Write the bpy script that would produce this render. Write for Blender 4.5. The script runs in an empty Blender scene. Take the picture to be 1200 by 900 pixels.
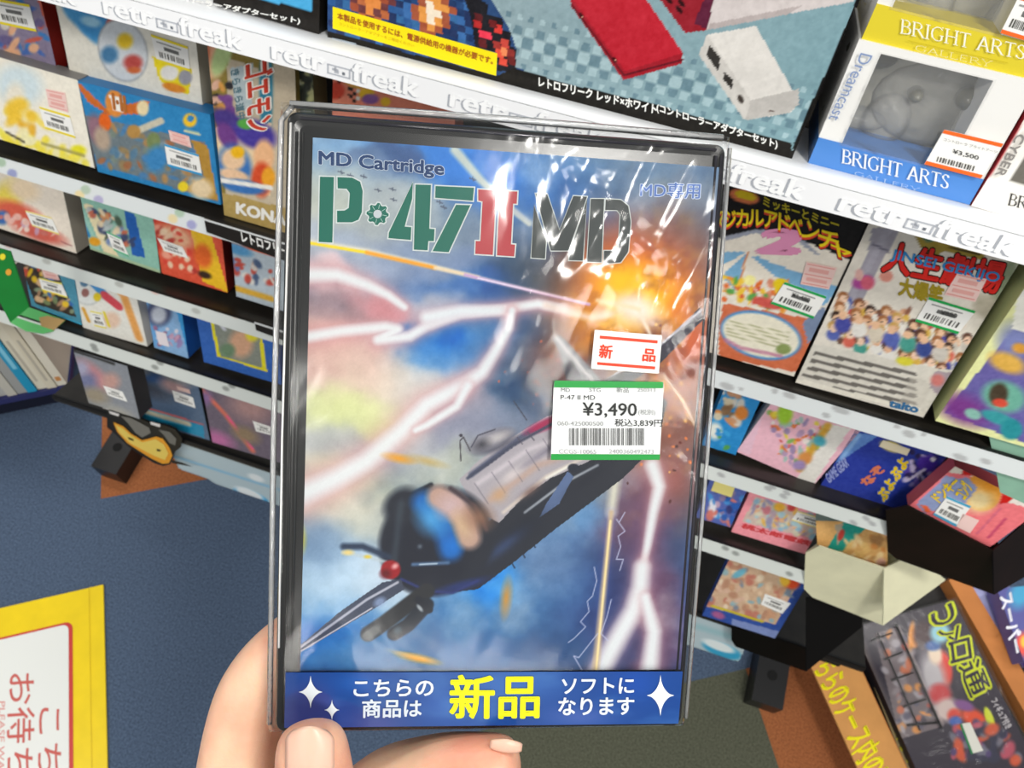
import bpy, math, random
import numpy as np
from mathutils import Vector, Matrix

# ---------------------------------------------------------------- camera, world, lamps
H = 1.35                                     # lens height above the carpet
FPX = 950.0
def cam_axes(p=math.radians(62.2), y=math.radians(15.11), r=math.radians(-3.76)):
    n = np.array([math.sin(r)*math.cos(p), math.cos(r)*math.cos(p), math.sin(p)]); U = -n
    F = np.array([0, 0, 1.]); h = F - U*F.dot(U); h /= np.linalg.norm(h)
    r0 = np.cross(h, U)
    R = math.cos(y)*r0 - math.sin(y)*h
    return np.array([R, np.cross(U, R), U])
M = cam_axes()                               # rows: world axes (x along the rack, y into it, z up) in lens coords
C0 = np.array([0., 0., H])
cam_d = bpy.data.cameras.new('camera'); cam = bpy.data.objects.new('camera', cam_d)
bpy.context.scene.collection.objects.link(cam); bpy.context.scene.camera = cam
cam_d.sensor_width = 36.0; cam_d.lens = FPX/1200*36; cam_d.clip_start = 0.02
cx_, cy_, cz_ = M @ np.array([1., 0, 0]), M @ np.array([0, -1., 0]), M @ np.array([0, 0, -1.])
cam.matrix_world = Matrix([[cx_[0], cy_[0], cz_[0], 0], [cx_[1], cy_[1], cz_[1], 0], [cx_[2], cy_[2], cz_[2], H], [0, 0, 0, 1]])
cam_d.dof.use_dof = True; cam_d.dof.focus_distance = 0.25; cam_d.dof.aperture_fstop = 34

sc = bpy.context.scene
sc.view_settings.view_transform = 'Standard'; sc.view_settings.look = 'None'
sc.view_settings.exposure = -0.33; sc.view_settings.gamma = 1.0
w = bpy.data.worlds.new('shop_air'); sc.world = w; w.use_nodes = True
w.node_tree.nodes['Background'].inputs[0].default_value = (0.93, 0.97, 1.0, 1)
w.node_tree.nodes['Background'].inputs[1].default_value = 0.40

def lamp(x, y, z, sx, sy, power, col=(1, 0.97, 0.92), rot=0.0):
    d = bpy.data.lights.new('ceiling_or_glare_lamp', 'AREA'); d.shape = 'RECTANGLE'; d.size = sx; d.size_y = sy
    d.energy = power; d.color = col
    o = bpy.data.objects.new('ceiling_or_glare_lamp', d); sc.collection.objects.link(o)
    o.location = (x, y, z); o.rotation_euler = (0, 0, rot)
for (x, y) in [(-1.3, -1.0), (1.5, -0.9), (-1.3, -2.6), (1.2, -2.6), (-1.2, 1.2), (1.2, 1.2)]:
    lamp(x, y, 2.75, 1.2, 0.25, 30)
GLARE_LAMP = None

# ---------------------------------------------------------------- helpers
col = sc.collection
def ray(p):
    return M @ np.array([(p[0]-600)/FPX, (p[1]-450)/FPX, 1.0])
def hit(p, P0, n):                           # where the sight line of a photo point meets a real plane
    r = ray(p); t = (np.asarray(P0)-C0).dot(n)/r.dot(n)
    return C0 + r*t
def at(px, py, depth): return C0 + ray((px, py))*depth
def srgb(c):
    if isinstance(c, str): c = tuple(int(c[i:i+2], 16) for i in (0, 2, 4))
    c = np.array(c[:3], float)/255
    return np.where(c <= .04045, c/12.92, ((c+.055)/1.055)**2.4)

MATS = {}
def mat(c, rough=0.5, spec=0.5, noise=0.0, nscale=300., bump=0.0, metal=0.0, coat=0.0, sss=0.0, emit=0):
    key = (str(c), rough, spec, noise, nscale, bump, metal, coat, sss)
    if key in MATS: return MATS[key]
    m = bpy.data.materials.new('surface'); m.use_nodes = True; nt = m.node_tree; b = nt.nodes['Principled BSDF']
    lc = tuple(srgb(c)); b.inputs['Base Color'].default_value = (*lc, 1)
    b.inputs['Roughness'].default_value = rough; b.inputs['Specular IOR Level'].default_value = spec
    b.inputs['Metallic'].default_value = metal; b.inputs['Coat Weight'].default_value = coat
    if sss:
        b.inputs['Subsurface Weight'].default_value = sss; b.inputs['Subsurface Radius'].default_value = (1, .35, .2)
        b.inputs['Subsurface Scale'].default_value = .004
    if noise or bump:
        tc = nt.nodes.new('ShaderNodeTexCoord'); nz = nt.nodes.new('ShaderNodeTexNoise')
        nz.inputs['Scale'].default_value = nscale; nz.inputs['Detail'].default_value = 4
        nt.links.new(tc.outputs['Object'], nz.inputs['Vector'])
        if noise:
            rp = nt.nodes.new('ShaderNodeMapRange'); rp.inputs[1].default_value = .3; rp.inputs[2].default_value = .7
            rp.inputs[3].default_value = 1-noise; rp.inputs[4].default_value = 1+noise
            hs = nt.nodes.new('ShaderNodeHueSaturation'); hs.inputs['Color'].default_value = (*lc, 1)
            nt.links.new(nz.outputs['Fac'], rp.inputs[0]); nt.links.new(rp.outputs[0], hs.inputs['Value'])
            nt.links.new(hs.outputs[0], b.inputs['Base Color'])
        if bump:
            bp = nt.nodes.new('ShaderNodeBump'); bp.inputs['Strength'].default_value = bump; bp.inputs['Distance'].default_value = .001
            nt.links.new(nz.outputs['Fac'], bp.inputs['Height']); nt.links.new(bp.outputs[0], b.inputs['Normal'])
    MATS[key] = m; return m
def print_mat(rough=0.35, coat=0.0):
    key = ('print', rough, coat)
    if key in MATS: return MATS[key]
    m = bpy.data.materials.new('printed_card'); m.use_nodes = True; nt = m.node_tree; b = nt.nodes['Principled BSDF']
    a = nt.nodes.new('ShaderNodeAttribute'); a.attribute_name = 'ink'
    nt.links.new(a.outputs['Color'], b.inputs['Base Color']); b.inputs['Roughness'].default_value = rough
    b.inputs['Specular IOR Level'].default_value = 0.22; b.inputs['Coat Weight'].default_value = coat
    MATS[key] = m; return m
def film_mat(name='clear_film', haze=0.05, gloss=0.22, bump=0.35, scale=38, rough=0.13, tint=(1, 1, 1), thresh=0.0):
    if name in MATS: return MATS[name]
    m = bpy.data.materials.new(name); m.use_nodes = True; nt = m.node_tree; nt.nodes.clear()
    out = nt.nodes.new('ShaderNodeOutputMaterial'); tr = nt.nodes.new('ShaderNodeBsdfTransparent'); tr.inputs[0].default_value = (*tint, 1)
    gl = nt.nodes.new('ShaderNodeBsdfGlossy'); gl.inputs['Roughness'].default_value = rough
    df = nt.nodes.new('ShaderNodeBsdfDiffuse'); df.inputs[0].default_value = (.75, .76, .76, 1)
    tc = nt.nodes.new('ShaderNodeTexCoord'); nz = nt.nodes.new('ShaderNodeTexNoise'); nz.inputs['Scale'].default_value = scale
    nz.inputs['Detail'].default_value = 2.5; nz.inputs['Distortion'].default_value = 1.2; nt.links.new(tc.outputs['Object'], nz.inputs['Vector'])
    bp = nt.nodes.new('ShaderNodeBump'); bp.inputs['Strength'].default_value = bump; bp.inputs['Distance'].default_value = .004
    if name == 'bag_film':
        sa = nt.nodes.new('ShaderNodeAttribute'); sa.attribute_name = 'slack'; nt.links.new(sa.outputs['Fac'], bp.inputs['Strength'])
    nt.links.new(nz.outputs['Fac'], bp.inputs['Height']); nt.links.new(bp.outputs[0], gl.inputs['Normal'])
    fr = nt.nodes.new('ShaderNodeLayerWeight'); fr.inputs['Blend'].default_value = gloss; nt.links.new(bp.outputs[0], fr.inputs['Normal'])
    m1 = nt.nodes.new('ShaderNodeMixShader'); m1.inputs[0].default_value = haze
    nt.links.new(tr.outputs[0], m1.inputs[1]); nt.links.new(df.outputs[0], m1.inputs[2])
    m2 = nt.nodes.new('ShaderNodeMixShader'); nt.links.new(fr.outputs['Fresnel'], m2.inputs[0])
    nt.links.new(m1.outputs[0], m2.inputs[1]); nt.links.new(gl.outputs[0], m2.inputs[2]); nt.links.new(m2.outputs[0], out.inputs[0])
    MATS[name] = m; return m

def thing(name, label, cat, loc=(0, 0, 0), group=None):
    o = bpy.data.objects.new(name, None); col.objects.link(o); o.location = Vector(loc); o.empty_display_size = .02
    o['label'] = label; o['category'] = cat
    if group: o['group'] = group
    return o
def mesh_obj(name, verts, faces, m, parent=None, smooth=False, label=None, kind=None):
    me = bpy.data.meshes.new(name); me.from_pydata([tuple(v) for v in verts], [], faces); me.update()
    if smooth:
        me.polygons.foreach_set('use_smooth', [True]*len(me.polygons))
    me.materials.append(m)
    o = bpy.data.objects.new(name, me); col.objects.link(o)
    put(o, parent)
    if label: o['label'] = label
    if kind: o['kind'] = kind
    return o
def put(o, parent):                          # vertices are given in world space; keep them there under the parent
    if parent is not None:
        o.parent = parent
        q = parent; off = Vector((0, 0, 0))
        while q is not None: off = off + q.location; q = q.parent
        me = o.data
        if len(me.vertices):
            co = np.empty(len(me.vertices)*3); me.vertices.foreach_get('co', co)
            co = co.reshape(-1, 3)-np.array(off); me.vertices.foreach_set('co', co.ravel()); me.update()
def frame_box(O, a, b, c, bev=0.0):          # box from corner O with edge vectors a, b, c ; optional rounded a-b corners
    O, a, b, c = [np.asarray(v, float) for v in (O, a, b, c)]
    if bev <= 0:
        P = [O, O+a, O+a+b, O+b]
    else:
        la, lb = np.linalg.norm(a), np.linalg.norm(b); ua, ub = a/la, b/lb; P = []
        for (sx, sy, s0) in ((0, 0, 180), (1, 0, 270), (1, 1, 0), (0, 1, 90)):
            cc = O+ua*(bev if sx == 0 else la-bev)+ub*(bev if sy == 0 else lb-bev)
            for k in range(5):
                t = math.radians(s0+k*22.5); P.append(cc+ua*bev*math.cos(t)+ub*bev*math.sin(t))
    n = len(P); V = P+[p+c for p in P]
    F = [tuple(range(n))[::-1], tuple(range(n, 2*n))]+[(i, (i+1) % n, n+(i+1) % n, n+i) for i in range(n)]
    return V, F
def box(name, O, a, b, c, m, parent=None, bev=0.0, **k):
    V, F = frame_box(O, a, b, c, bev)
    if np.dot(np.cross(a, b), c) < 0: F = [f[::-1] for f in F]
    return mesh_obj(name, V, F, m, parent, **k)
def prism(name, pts, ext, m, parent=None, **k):   # outline (world points) extruded by ext
    n = len(pts); V = [np.asarray(p) for p in pts]+[np.asarray(p)+ext for p in pts]
    F = [tuple(range(n)), tuple(range(n, 2*n))[::-1]]+[(i, n+i, n+(i+1) % n, (i+1) % n) for i in range(n)]
    return mesh_obj(name, V, F, m, parent, **k)
def tube(name, pts, r, m, parent=None, seg=8, **k):
    V = []; F = []; pts = [np.asarray(p, float) for p in pts]
    for i, p in enumerate(pts):
        d = pts[min(i+1, len(pts)-1)]-pts[max(i-1, 0)]; d /= np.linalg.norm(d)
        a = np.cross(d, [0.3, 0.2, 1]); a /= np.linalg.norm(a); b = np.cross(d, a)
        for j in range(seg):
            t = 2*math.pi*j/seg; V.append(p+r*(a*math.cos(t)+b*math.sin(t)))
    for i in range(len(pts)-1):
        for j in range(seg):
            F.append((i*seg+j, i*seg+(j+1) % seg, (i+1)*seg+(j+1) % seg, (i+1)*seg+j))
    F += [tuple(range(seg))[::-1], tuple(range((len(pts)-1)*seg, len(pts)*seg))]
    return mesh_obj(name, V, F, m, parent, smooth=True, **k)

# value noise
def vnoise(x, y, seed=0):
    xi = np.floor(x).astype(np.int64); yi = np.floor(y).astype(np.int64); fx = x-xi; fy = y-yi
    fx = fx*fx*(3-2*fx); fy = fy*fy*(3-2*fy)
    def h(a, b):
        n = (a*374761393+b*668265263+seed*1442695041) & 0x7fffffff
        n = ((n ^ (n >> 13))*1274126177) & 0x7fffffff
        return ((n ^ (n >> 16)) & 0xffff)/65535.0
    return (h(xi, yi)*(1-fx)+h(xi+1, yi)*fx)*(1-fy)+(h(xi, yi+1)*(1-fx)+h(xi+1, yi+1)*fx)*fy
def fbm(x, y, seed=0, o=4):
    s = 0; a = .5
    for k in range(o): s = s+a*vnoise(x*2**k, y*2**k, seed+k*17); a *= .5
    return s/(1-.5**o)

class Face:                                  # a flat printed face: corner O, unit axes u (right) v (up), size w h
    def __init__(s, O, u, v, w_, h_):
        s.O = np.asarray(O, float); s.u = np.asarray(u, float); s.v = np.asarray(v, float); s.w = w_; s.h = h_
        s.n = np.cross(s.u, s.v)
    def L(s, p):                             # photo point on this plane -> metres along u, v
        q = hit(p, s.O, s.n)-s.O; return np.array([q.dot(s.u), q.dot(s.v)])
    def W(s, p, lift=0.0):
        return hit(p, s.O+s.n*lift, s.n)
    def lifted(s, d): return Face(s.O+s.n*d, s.u, s.v, s.w, s.h)
class Ink:
    def __init__(s, face, step):
        s.f = face; s.nu = max(2, int(math.ceil(face.w/step))); s.nv = max(2, int(math.ceil(face.h/step)))
        s.A, s.B = np.meshgrid(np.linspace(0, face.w, s.nu+1), np.linspace(0, face.h, s.nv+1)); s.C = np.zeros(s.A.shape+(3,))
    def put(s, al, c):
        al = np.clip(al, 0, 1)[..., None]; c = np.asarray(c, float) if isinstance(c, np.ndarray) and c.ndim == 3 else np.array([int(c[i:i+2], 16) for i in (0, 2, 4)] if isinstance(c, str) else c, float)
        s.C = s.C*(1-al)+c*al
    def fill(s, c): s.put(np.ones(s.A.shape), c)
    def ell(s, cx, cy, rx, ry, c, rot=0, soft=.15, a=1.0):
        c0 = s.f.L((cx, cy)); t = math.radians(rot)
        e1 = s.f.L((cx+rx*math.cos(t), cy+rx*math.sin(t)))-c0; e2 = s.f.L((cx-ry*math.sin(t), cy+ry*math.cos(t)))-c0
        Minv = np.linalg.inv(np.array([e1, e2]).T); X = s.A-c0[0]; Y = s.B-c0[1]
        d = np.hypot(Minv[0, 0]*X+Minv[0, 1]*Y, Minv[1, 0]*X+Minv[1, 1]*Y)
        s.put(a*np.clip((1+soft-d)/(2*soft), 0, 1) if soft < .9 else a*np.exp(-2.2*d*d), c)
    def inside(s, pts):
        P = [s.f.L(p) for p in pts]; r = np.zeros(s.A.shape, bool); n = len(P)
        for i in range(n):
            (x1, y1), (x2, y2) = P[i], P[(i+1) % n]
            if y1 == y2: continue
            c = ((y1 > s.B) != (y2 > s.B)) & (s.A < (x2-x1)*(s.B-y1)/(y2-y1)+x1); r ^= c
        return r
    def poly(s, pts, c, a=1.0): s.put(a*s.inside(pts), c)
    def line(s, pts, wd, c, soft=.4, a=1.0, w2=None):
        P = [s.f.L(p) for p in pts]; sc_ = np.linalg.norm(s.f.L((pts[0][0]+10, pts[0][1]))-P[0])/10
        n = len(P)-1; best = np.full(s.A.shape, 1e9)
        for i in range(n):
            d = P[i+1]-P[i]; L2 = d.dot(d)+1e-15
            t = np.clip(((s.A-P[i][0])*d[0]+(s.B-P[i][1])*d[1])/L2, 0, 1)
            q = np.hypot(s.A-P[i][0]-t*d[0], s.B-P[i][1]-t*d[1])
            ww = wd if w2 is None else wd+(w2-wd)*(i+t)/n
            best = np.minimum(best, q/(ww*.5*sc_))
        s.put(a*np.clip((1+soft-best)/(2*soft), 0, 1) if soft < .9 else a*np.exp(-1.6*best**2), c)
    def cloud(s, c, scale, thr=.5, a=1.0, seed=1, ax=1.0, mask=None):
        n = fbm(s.A*scale*ax, s.B*scale, seed); al = a*np.clip((n-thr)*4+.5, 0, 1)
        if mask is not None: al = al*mask
        s.put(al, c)
    def busy(s, quad, pal, n=26, size=9, seed=3, soft=.2, a=.95):
        rnd = random.Random(seed); (x0, y0), (x1, y1), (x2, y2), (x3, y3) = quad
        for k in range(n):
            u_, v_ = rnd.random(), rnd.random()
            x = (x0*(1-u_)+x1*u_)*(1-v_)+(x3*(1-u_)+x2*u_)*v_; y = (y0*(1-u_)+y1*u_)*(1-v_)+(y3*(1-u_)+y2*u_)*v_
            s.ell(x, y, size*rnd.uniform(.4, 1.2), size*rnd.uniform(.25, .8), rnd.choice(pal), rnd.uniform(0, 180), soft, a)
    def grain(s, amt=6, scale=900, seed=5):
        s.C = s.C+(fbm(s.A*scale, s.B*scale, seed, 3)-.5)[..., None]*2*amt
    def build(s, name, parent, m=None, lift=0.0, mask=None, label=None, bend=None):
        f = s.f; P = f.O+f.n*lift+s.A[..., None]*f.u+s.B[..., None]*f.v
        if bend is not None: P = P+bend(s.A, s.B)[..., None]*f.n
        P = P.reshape(-1, 3); nx = s.nu+1
        if parent is not None:
            q = parent; off = Vector((0, 0, 0))
            while q is not None: off = off+q.location; q = q.parent
            P = P-np.array(off)
        i, j = np.meshgrid(np.arange(s.nu), np.arange(s.nv)); a0 = (j*nx+i).ravel()
        Q = np.stack([a0, a0+1, a0+nx+1, a0+nx], 1)
        if mask is not None:
            keep = mask.reshape(-1)[Q].sum(1) >= 3; Q = Q[keep]
        me = bpy.data.meshes.new(name); me.vertices.add(len(P)); me.vertices.foreach_set('co', P.ravel())
        me.loops.add(Q.size); me.loops.foreach_set('vertex_index', Q.ravel().astype(np.int32))
        me.polygons.add(len(Q)); me.polygons.foreach_set('loop_start', np.arange(len(Q), dtype=np.int32)*4)
        me.update(calc_edges=True); me.validate()
        c = np.clip(s.C, 0, 255)/255; c = np.where(c <= .04045, c/12.92, ((c+.055)/1.055)**2.4).reshape(-1, 3)
        at_ = me.attributes.new('ink', 'FLOAT_COLOR', 'POINT'); at_.data.foreach_set('color', np.hstack([c, np.ones((len(c), 1))]).ravel().astype(np.float32))
        me.materials.append(m or print_mat()); o = bpy.data.objects.new(name, me); col.objects.link(o)
        if parent is not None: o.parent = parent
        if label: o['label'] = label
        return o

# lettering: flat glyph outlines fitted to a parallelogram TL, TR, BL (photo points) on a face
TEXTS = []
def text(face, s_, TL, TR, BL, c, parent, lift=.0002, bold=0.0, rough=.5, name='lettering', cap=None):
    TEXTS.append((face, s_, TL, TR, BL, c, parent, lift, bold, rough, name))
def trect(face, s_, x0, y0, x1, y1, c, parent, lift=.0002, bold=0.0, **k):
    text(face, s_, (x0, y0), (x1, y0), (x0, y1), c, parent, lift, bold, **k)
def flush_texts():
    tmp = []
    for t in TEXTS:
        cu = bpy.data.curves.new('t', 'FONT'); cu.body = t[1]; cu.size = 1; cu.fill_mode = 'FRONT'; cu.resolution_u = 3
        cu.dimensions = '2D'
        o = bpy.data.objects.new('t', cu); col.objects.link(o); tmp.append(o)
    bpy.context.view_layer.update(); dg = bpy.context.evaluated_depsgraph_get()
    for t, o in zip(TEXTS, tmp):
        face, s_, TL, TR, BL, c, parent, lift, bold, rough, name = t
        me = bpy.data.meshes.new_from_object(o.evaluated_get(dg)); me.name = name
        n = len(me.vertices)
        if n == 0: print('EMPTY TEXT', s_); continue
        co = np.empty(n*3); me.vertices.foreach_get('co', co); co = co.reshape(-1, 3)
        mn, mx = co.min(0), co.max(0)
        U = (co[:, 0]-mn[0])/(mx[0]-mn[0]); V = (mx[1]-co[:, 1])/(mx[1]-mn[1]+1e-9)
        a, b, d = face.W(TL, lift), face.W(TR, lift), face.W(BL, lift)
        P = a+U[:, None]*(b-a)+V[:, None]*(d-a)
        if bold > 0:                         # heavier weight: the same glyph outlines printed several times, slightly shifted
            ex = (b-a)/(mx[0]-mn[0]); ey = (a-d)/(mx[1]-mn[1]+1e-9); me2 = me; Ps = [P]
            for k in range(8):
                an = k*math.pi/4; Ps.append(P+ex*bold*math.cos(an)+ey*bold*math.sin(an)+face.n*(k-4)*4e-6)
            polys = [tuple(p.vertices) for p in me.polygons]; F = [tuple(i+n*c_ for i in p) for c_ in range(9) for p in polys]
            bpy.data.meshes.remove(me); me = bpy.data.meshes.new(name); me.from_pydata([tuple(q_) for q_ in np.vstack(Ps)], [], F); me.update()
        else:
            me.vertices.foreach_set('co', P.ravel()); me.update()
        me.materials.clear(); me.materials.append(mat(c, rough, .2))
        ob = bpy.data.objects.new(name, me); col.objects.link(ob); put(ob, parent)
    for o in tmp: bpy.data.objects.remove(o, do_unlink=True)
    TEXTS.clear()
def flat(face, pts, c, parent, lift=.0002, name='print_patch', rough=.45, thick=0.0, m=None, **k):
    P = [face.W(p, lift) for p in pts]
    # winding towards the face normal
    ar = sum(np.cross(P[i]-P[0], P[i+1]-P[0]).dot(face.n) for i in range(1, len(P)-1))
    if ar < 0: P = P[::-1]
    m = m or mat(c, rough, .2)
    if thick: return prism(name, P, -face.n*thick, m, parent, **k)
    return mesh_obj(name, P, [tuple(range(len(P)))], m, parent, **k)

# ---------------------------------------------------------------- floor of carpet tiles
E1 = np.array([.859, .512, 0]); E1 /= np.linalg.norm(E1); E2 = np.array([-E1[1], E1[0], 0]); FL0 = np.array([-.784, .240, 0])
TS = .5
floor_m = mat('40444a', .9)
bpy_floor = mesh_obj('floor', [(-2.6, -1.8, -.012), (2.6, -1.8, -.012), (2.6, 2.4, -.012), (-2.6, 2.4, -.012)], [(0, 1, 2, 3)], floor_m, None, kind='structure')
def carpet(c, s): return mat(c, .95, .1, s, 330., .8)
blue_c, oran_c, oliv_c = carpet('4d5c72', .36), carpet('9a5f3c', .28), carpet('56584a', .32)
shared = {}
for i in range(-4, 6):
    for j in range(-5, 4):
        O = FL0+E1*(i*TS)+E2*(j*TS)
        m_ = oran_c if (i, j) in ((0, 0), (2, -2), (4, 0), (-2, 2), (4, -4), (-2, -4)) else (oliv_c if (i >= 1 and j <= -2) else blue_c)
        if abs(O[0]) > 2.4 or abs(O[1]-.2) > 2: continue
        key = m_.name
        if key not in shared:
            V, F = frame_box(np.array([0, 0, -.008]), E1*(TS-.0001), E2*(TS-.0001), np.array([0, 0, .008]))
            me = bpy.data.meshes.new('carpet_tile'); me.from_pydata([tuple(v) for v in V], [], F); me.materials.append(m_); shared[key] = me
        o = bpy.data.objects.new('carpet_tile', shared[key]); col.objects.link(o); o.parent = bpy_floor; o.location = Vector(O)

# ---------------------------------------------------------------- display rack
T = math.radians(22); VUP = np.array([0, math.sin(T), math.cos(T)]); NOUT = np.array([0, -math.cos(T), math.sin(T)]); UX = np.array([1., 0, 0])
def zat(Y, deg): return H-Y*math.tan(math.radians(deg))
ROW = []
for (Y, a, a1, a2) in ((.337, 43.35, 44.15, 45.8), (.337, 56.9, 57.85, 59.0), (.337, 63.1, 64.3, 65.2), (.332, 68.3, 69.15, 70.0), (.315, 73.6, None, None)):
    P = np.array([0, Y, zat(Y, a)]); r = dict(P=P)
    if a1:
        t1 = math.tan(math.radians(a1)); e = (Y*t1-(H-P[2]))/(math.cos(T)*t1-math.sin(T)); r['e'] = e
        Fp = P+NOUT*e; t2 = math.tan(math.radians(a2))
        d = (Fp[1]*t2-(H-Fp[2]))/(math.cos(T)+math.sin(T)*t2); r['d'] = d
    else: r['e'] = .010; r['d'] = .007
    ROW.append(r); print('ROW', Y, P[2], r['e'], r['d'])
XL, XR = -.77, .80
rack = thing('display_rack', 'black tiered metal rack with white front strips holding the game boxes', 'rack', (0, .45, 0))
blk = mat('26231f', .38, .5, .25, 60); blk2 = mat('0e0e0f', .6)
STRIPS = []
for k, r in enumerate(ROW):
    F0 = r['P']+NOUT*r['e']; XR = (.80, .80, hit((1150, 650), r['P'], NOUT)[0], hit((1050, 698), r['P'], NOUT)[0], hit((1010, 780), r['P'], NOUT)[0])[k]
    box('shelf_board', F0+UX*XL-VUP*.002, UX*(XR-XL), -NOUT*(r['e']+.12), -VUP*.010, blk, rack)
    strip = Face(F0+UX*XL-VUP*r['d']+NOUT*.0012, UX, VUP, XR-XL, r['d'])
    STRIPS.append(strip)
    box('lip', F0+UX*XL-VUP*(r['d']-.0005), UX*(XR-XL), VUP*(r['d']-.001), -NOUT*.003, blk2, rack)
XR = .80
for X in (XL+.02, .20):
    box('upright', (X, .56, .02), (.04, 0, 0), (0, .03, 0), (0, 0, 1.25), blk2, rack)
box('back_panel', (XL, .535, .62), UX*(XR-XL), (0, .012, 0), (0, 0, .6), mat('1b1a1a', .7), rack)

def foot(pf, ):
    c = hit(pf, (0, 0, .045), np.array([0, 0, 1.])); o = c+np.array([-.024, 0, -.045])
    box('foot', o, (.048, 0, 0), (0, .42, 0), (0, 0, .045), mat('141416', .4), rack)
    V = []; n = 16; cc = c+np.array([0, .045, .0006])
    for k in range(n): V.append(cc+np.array([.008*math.cos(2*math.pi*k/n), .008*math.sin(2*math.pi*k/n), 0]))
    mesh_obj('bolt_hole', V, [tuple(range(n))], mat('020202', .9), rack)
foot((121, 551)); foot((899, 826))

# ---------------------------------------------------------------- front strips
def mkstrip(k, base, fn=None, step=.0016):
    f = STRIPS[k]; I = Ink(f, step); I.fill(base)
    if fn: fn(I)
    return I.build('front_strip', rack, print_mat(.5), lift=.0006)
s0 = mkstrip(0, 'f4f5f7'); 
def s1p(I):
    for (x, y, c) in ((15, 203, '8f95c4'), (2, 190, 'a5bfa3'), (1, 209, '8f95c4'), (94, 228, 'f0dba0'), (101, 222, 'b3c7ae'), (116, 234, 'b0a9cf'), (203, 256, 'eed9a2'), (211, 249, 'adc7ad'), (225, 263, '9f9fd0')):
        I.ell(x, y, 6.0, 5.0, c, 30, .15, .85)
    for (x, y, rx, ry) in ((852, 452, 9, 4), (868, 455, 3, 2), (908, 458, 4, 3), (925, 463, 8, 3.5), (985, 480, 11, 4), (968, 486, 5, 3), (1065, 508, 8, 4), (1051, 499, 4, 2.5), (1082, 508, 3, 2.5), (1125, 535, 9, 3.5), (1155, 540, 7, 3)):
        I.ell(x, y, rx, ry, 'b4b6b6', 20, .2, .9)
def s2p(I):
    for (x, y, c) in ((10, 287, 'dcb4b0'), (55, 306, 'b2b4ae'), (95, 312, 'e0b9b2'), (140, 333, 'aeb0aa'), (182, 341, 'dcb0a4'), (230, 364, 'b2b4ae'), (276, 369, 'e5c3b0')):
        I.ell(x, y, 5.5, 3, c, 25, .25, .85)
    for (x, y) in ((845, 556), (900, 572), (918, 581), (922, 577), (1015, 607), (1022, 613), (905, 570), (1000, 612)):
        I.ell(x, y, 5, 2.5, 'a9abab', 30, .25, .9)
def s3p(I):
    for (x, y) in ((110, 405), (112, 409), (188, 425), (182, 430), (265, 455), (272, 452), (850, 642), (862, 648), (925, 672)):
        I.ell(x, y, 4.5, 2.5, '8e928e', 25, .25, .85)
s1 = mkstrip(1, 'dfe4e4', s1p); s2 = mkstrip(2, 'd9deda', s2p); s3 = mkstrip(3, 'd6dbd6', s3p); s4 = mkstrip(4, '1c1b1b')
box('ledge_sheet', ROW[0]['P']+UX*XL+VUP*.0002-NOUT*.05, UX*(XR-XL), NOUT*(ROW[0]['e']+.0518), VUP*.0006, mat('eceef0', .45), rack)
# embossed-look words along the top strip
f0 = STRIPS[0]
def onx(face, X, v):                         # a photo-free helper: point from metres along the strip
    return face.O+face.u*(X-face.O[0])+face.v*v
x_a = hit((320, 50), f0.O, f0.n)[0]; x_b = hit((988, 232), f0.O, f0.n)[0]; per = (x_b-x_a)/3
print('strip period', per, x_a, x_b)
class Fixed:                                 # adapter so lettering can be placed in metres on a face
    def __init__(s, face): s.f = face; s.n = face.n
    def W(s, p, lift=0.0): return s.f.O+s.f.u*p[0]+s.f.v*p[1]+s.f.n*lift
fx0 = Fixed(f0); hh = f0.h
for k in range(-2, 5):
    X0 = x_a+per*k-XL; wd = per*.82
    if X0 < .02 or X0+wd > f0.w-.01: continue
    lo, hi = hh*.2, hh*.74
    for (dx, dy, c, lf) in ((-.0012, -.0005, 'aeb2ba', .0009), (0, 0, 'fbfcfd', .0011)):  # offset grey copy painted as the shadow of the white letters
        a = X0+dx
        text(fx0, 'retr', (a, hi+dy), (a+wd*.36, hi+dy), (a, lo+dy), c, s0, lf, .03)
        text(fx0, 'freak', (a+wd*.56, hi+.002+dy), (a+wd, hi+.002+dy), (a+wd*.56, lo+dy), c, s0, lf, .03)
    # the pad shaped letter o: frame, cross and two dots
    a, b = X0+wd*.38, X0+wd*.54; cy = (lo+hi)/2-.0008; g = 'b9bdc5'
    for (q0, q1, q2, q3) in ((a, b, hi-.0022, hi-.0030), (a, b, lo+.0006, lo-.0002), (a, a+.0009, lo, hi-.0026), (b-.0009, b, lo, hi-.0026), (a+.003, a+.0068, cy+.0006, cy-.0006), (a+.0043, a+.0055, cy+.0019, cy-.0019), (b-.0085, b-.0069, cy-.0002, cy-.0018), (b-.0048, b-.0032, cy-.0002, cy-.0018)):
        cc = '6f757e' if q0 > a+.007 and q1 < b-.001 and q2-q3 < .002 else g
        mesh_obj('pad_mark', [fx0.W((q0, q3), .001), fx0.W((q1, q3), .001), fx0.W((q1, q2), .001), fx0.W((q0, q2), .001)], [(0, 1, 2, 3)], mat(cc, .5), s0)
# black sign on the second strip
f1 = STRIPS[1]
def bsign(face, a, b, c, d, txt, TL, TR, BL):
    q = flat(face, (a, b, c, d), '221e1b', rack, .0045, 'small_sign', .4, .002)
    flat(face, (a, b, (b[0], b[1]+2.2), (a[0], a[1]+2.2)), 'd8dada', q, .0048)
    if txt: text(face, txt, TL, TR, BL, 'f2f2ee', q, .005, .03)
bsign(f1, (239, 256), (345, 288), (345, 310), (242, 272), 'レトロフリーク', (282, 271), (345, 292), (284, 283))
bsign(STRIPS[2], (298, 377), (345, 392), (345, 404), (300, 387), None, 0, 0, 0)

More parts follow.
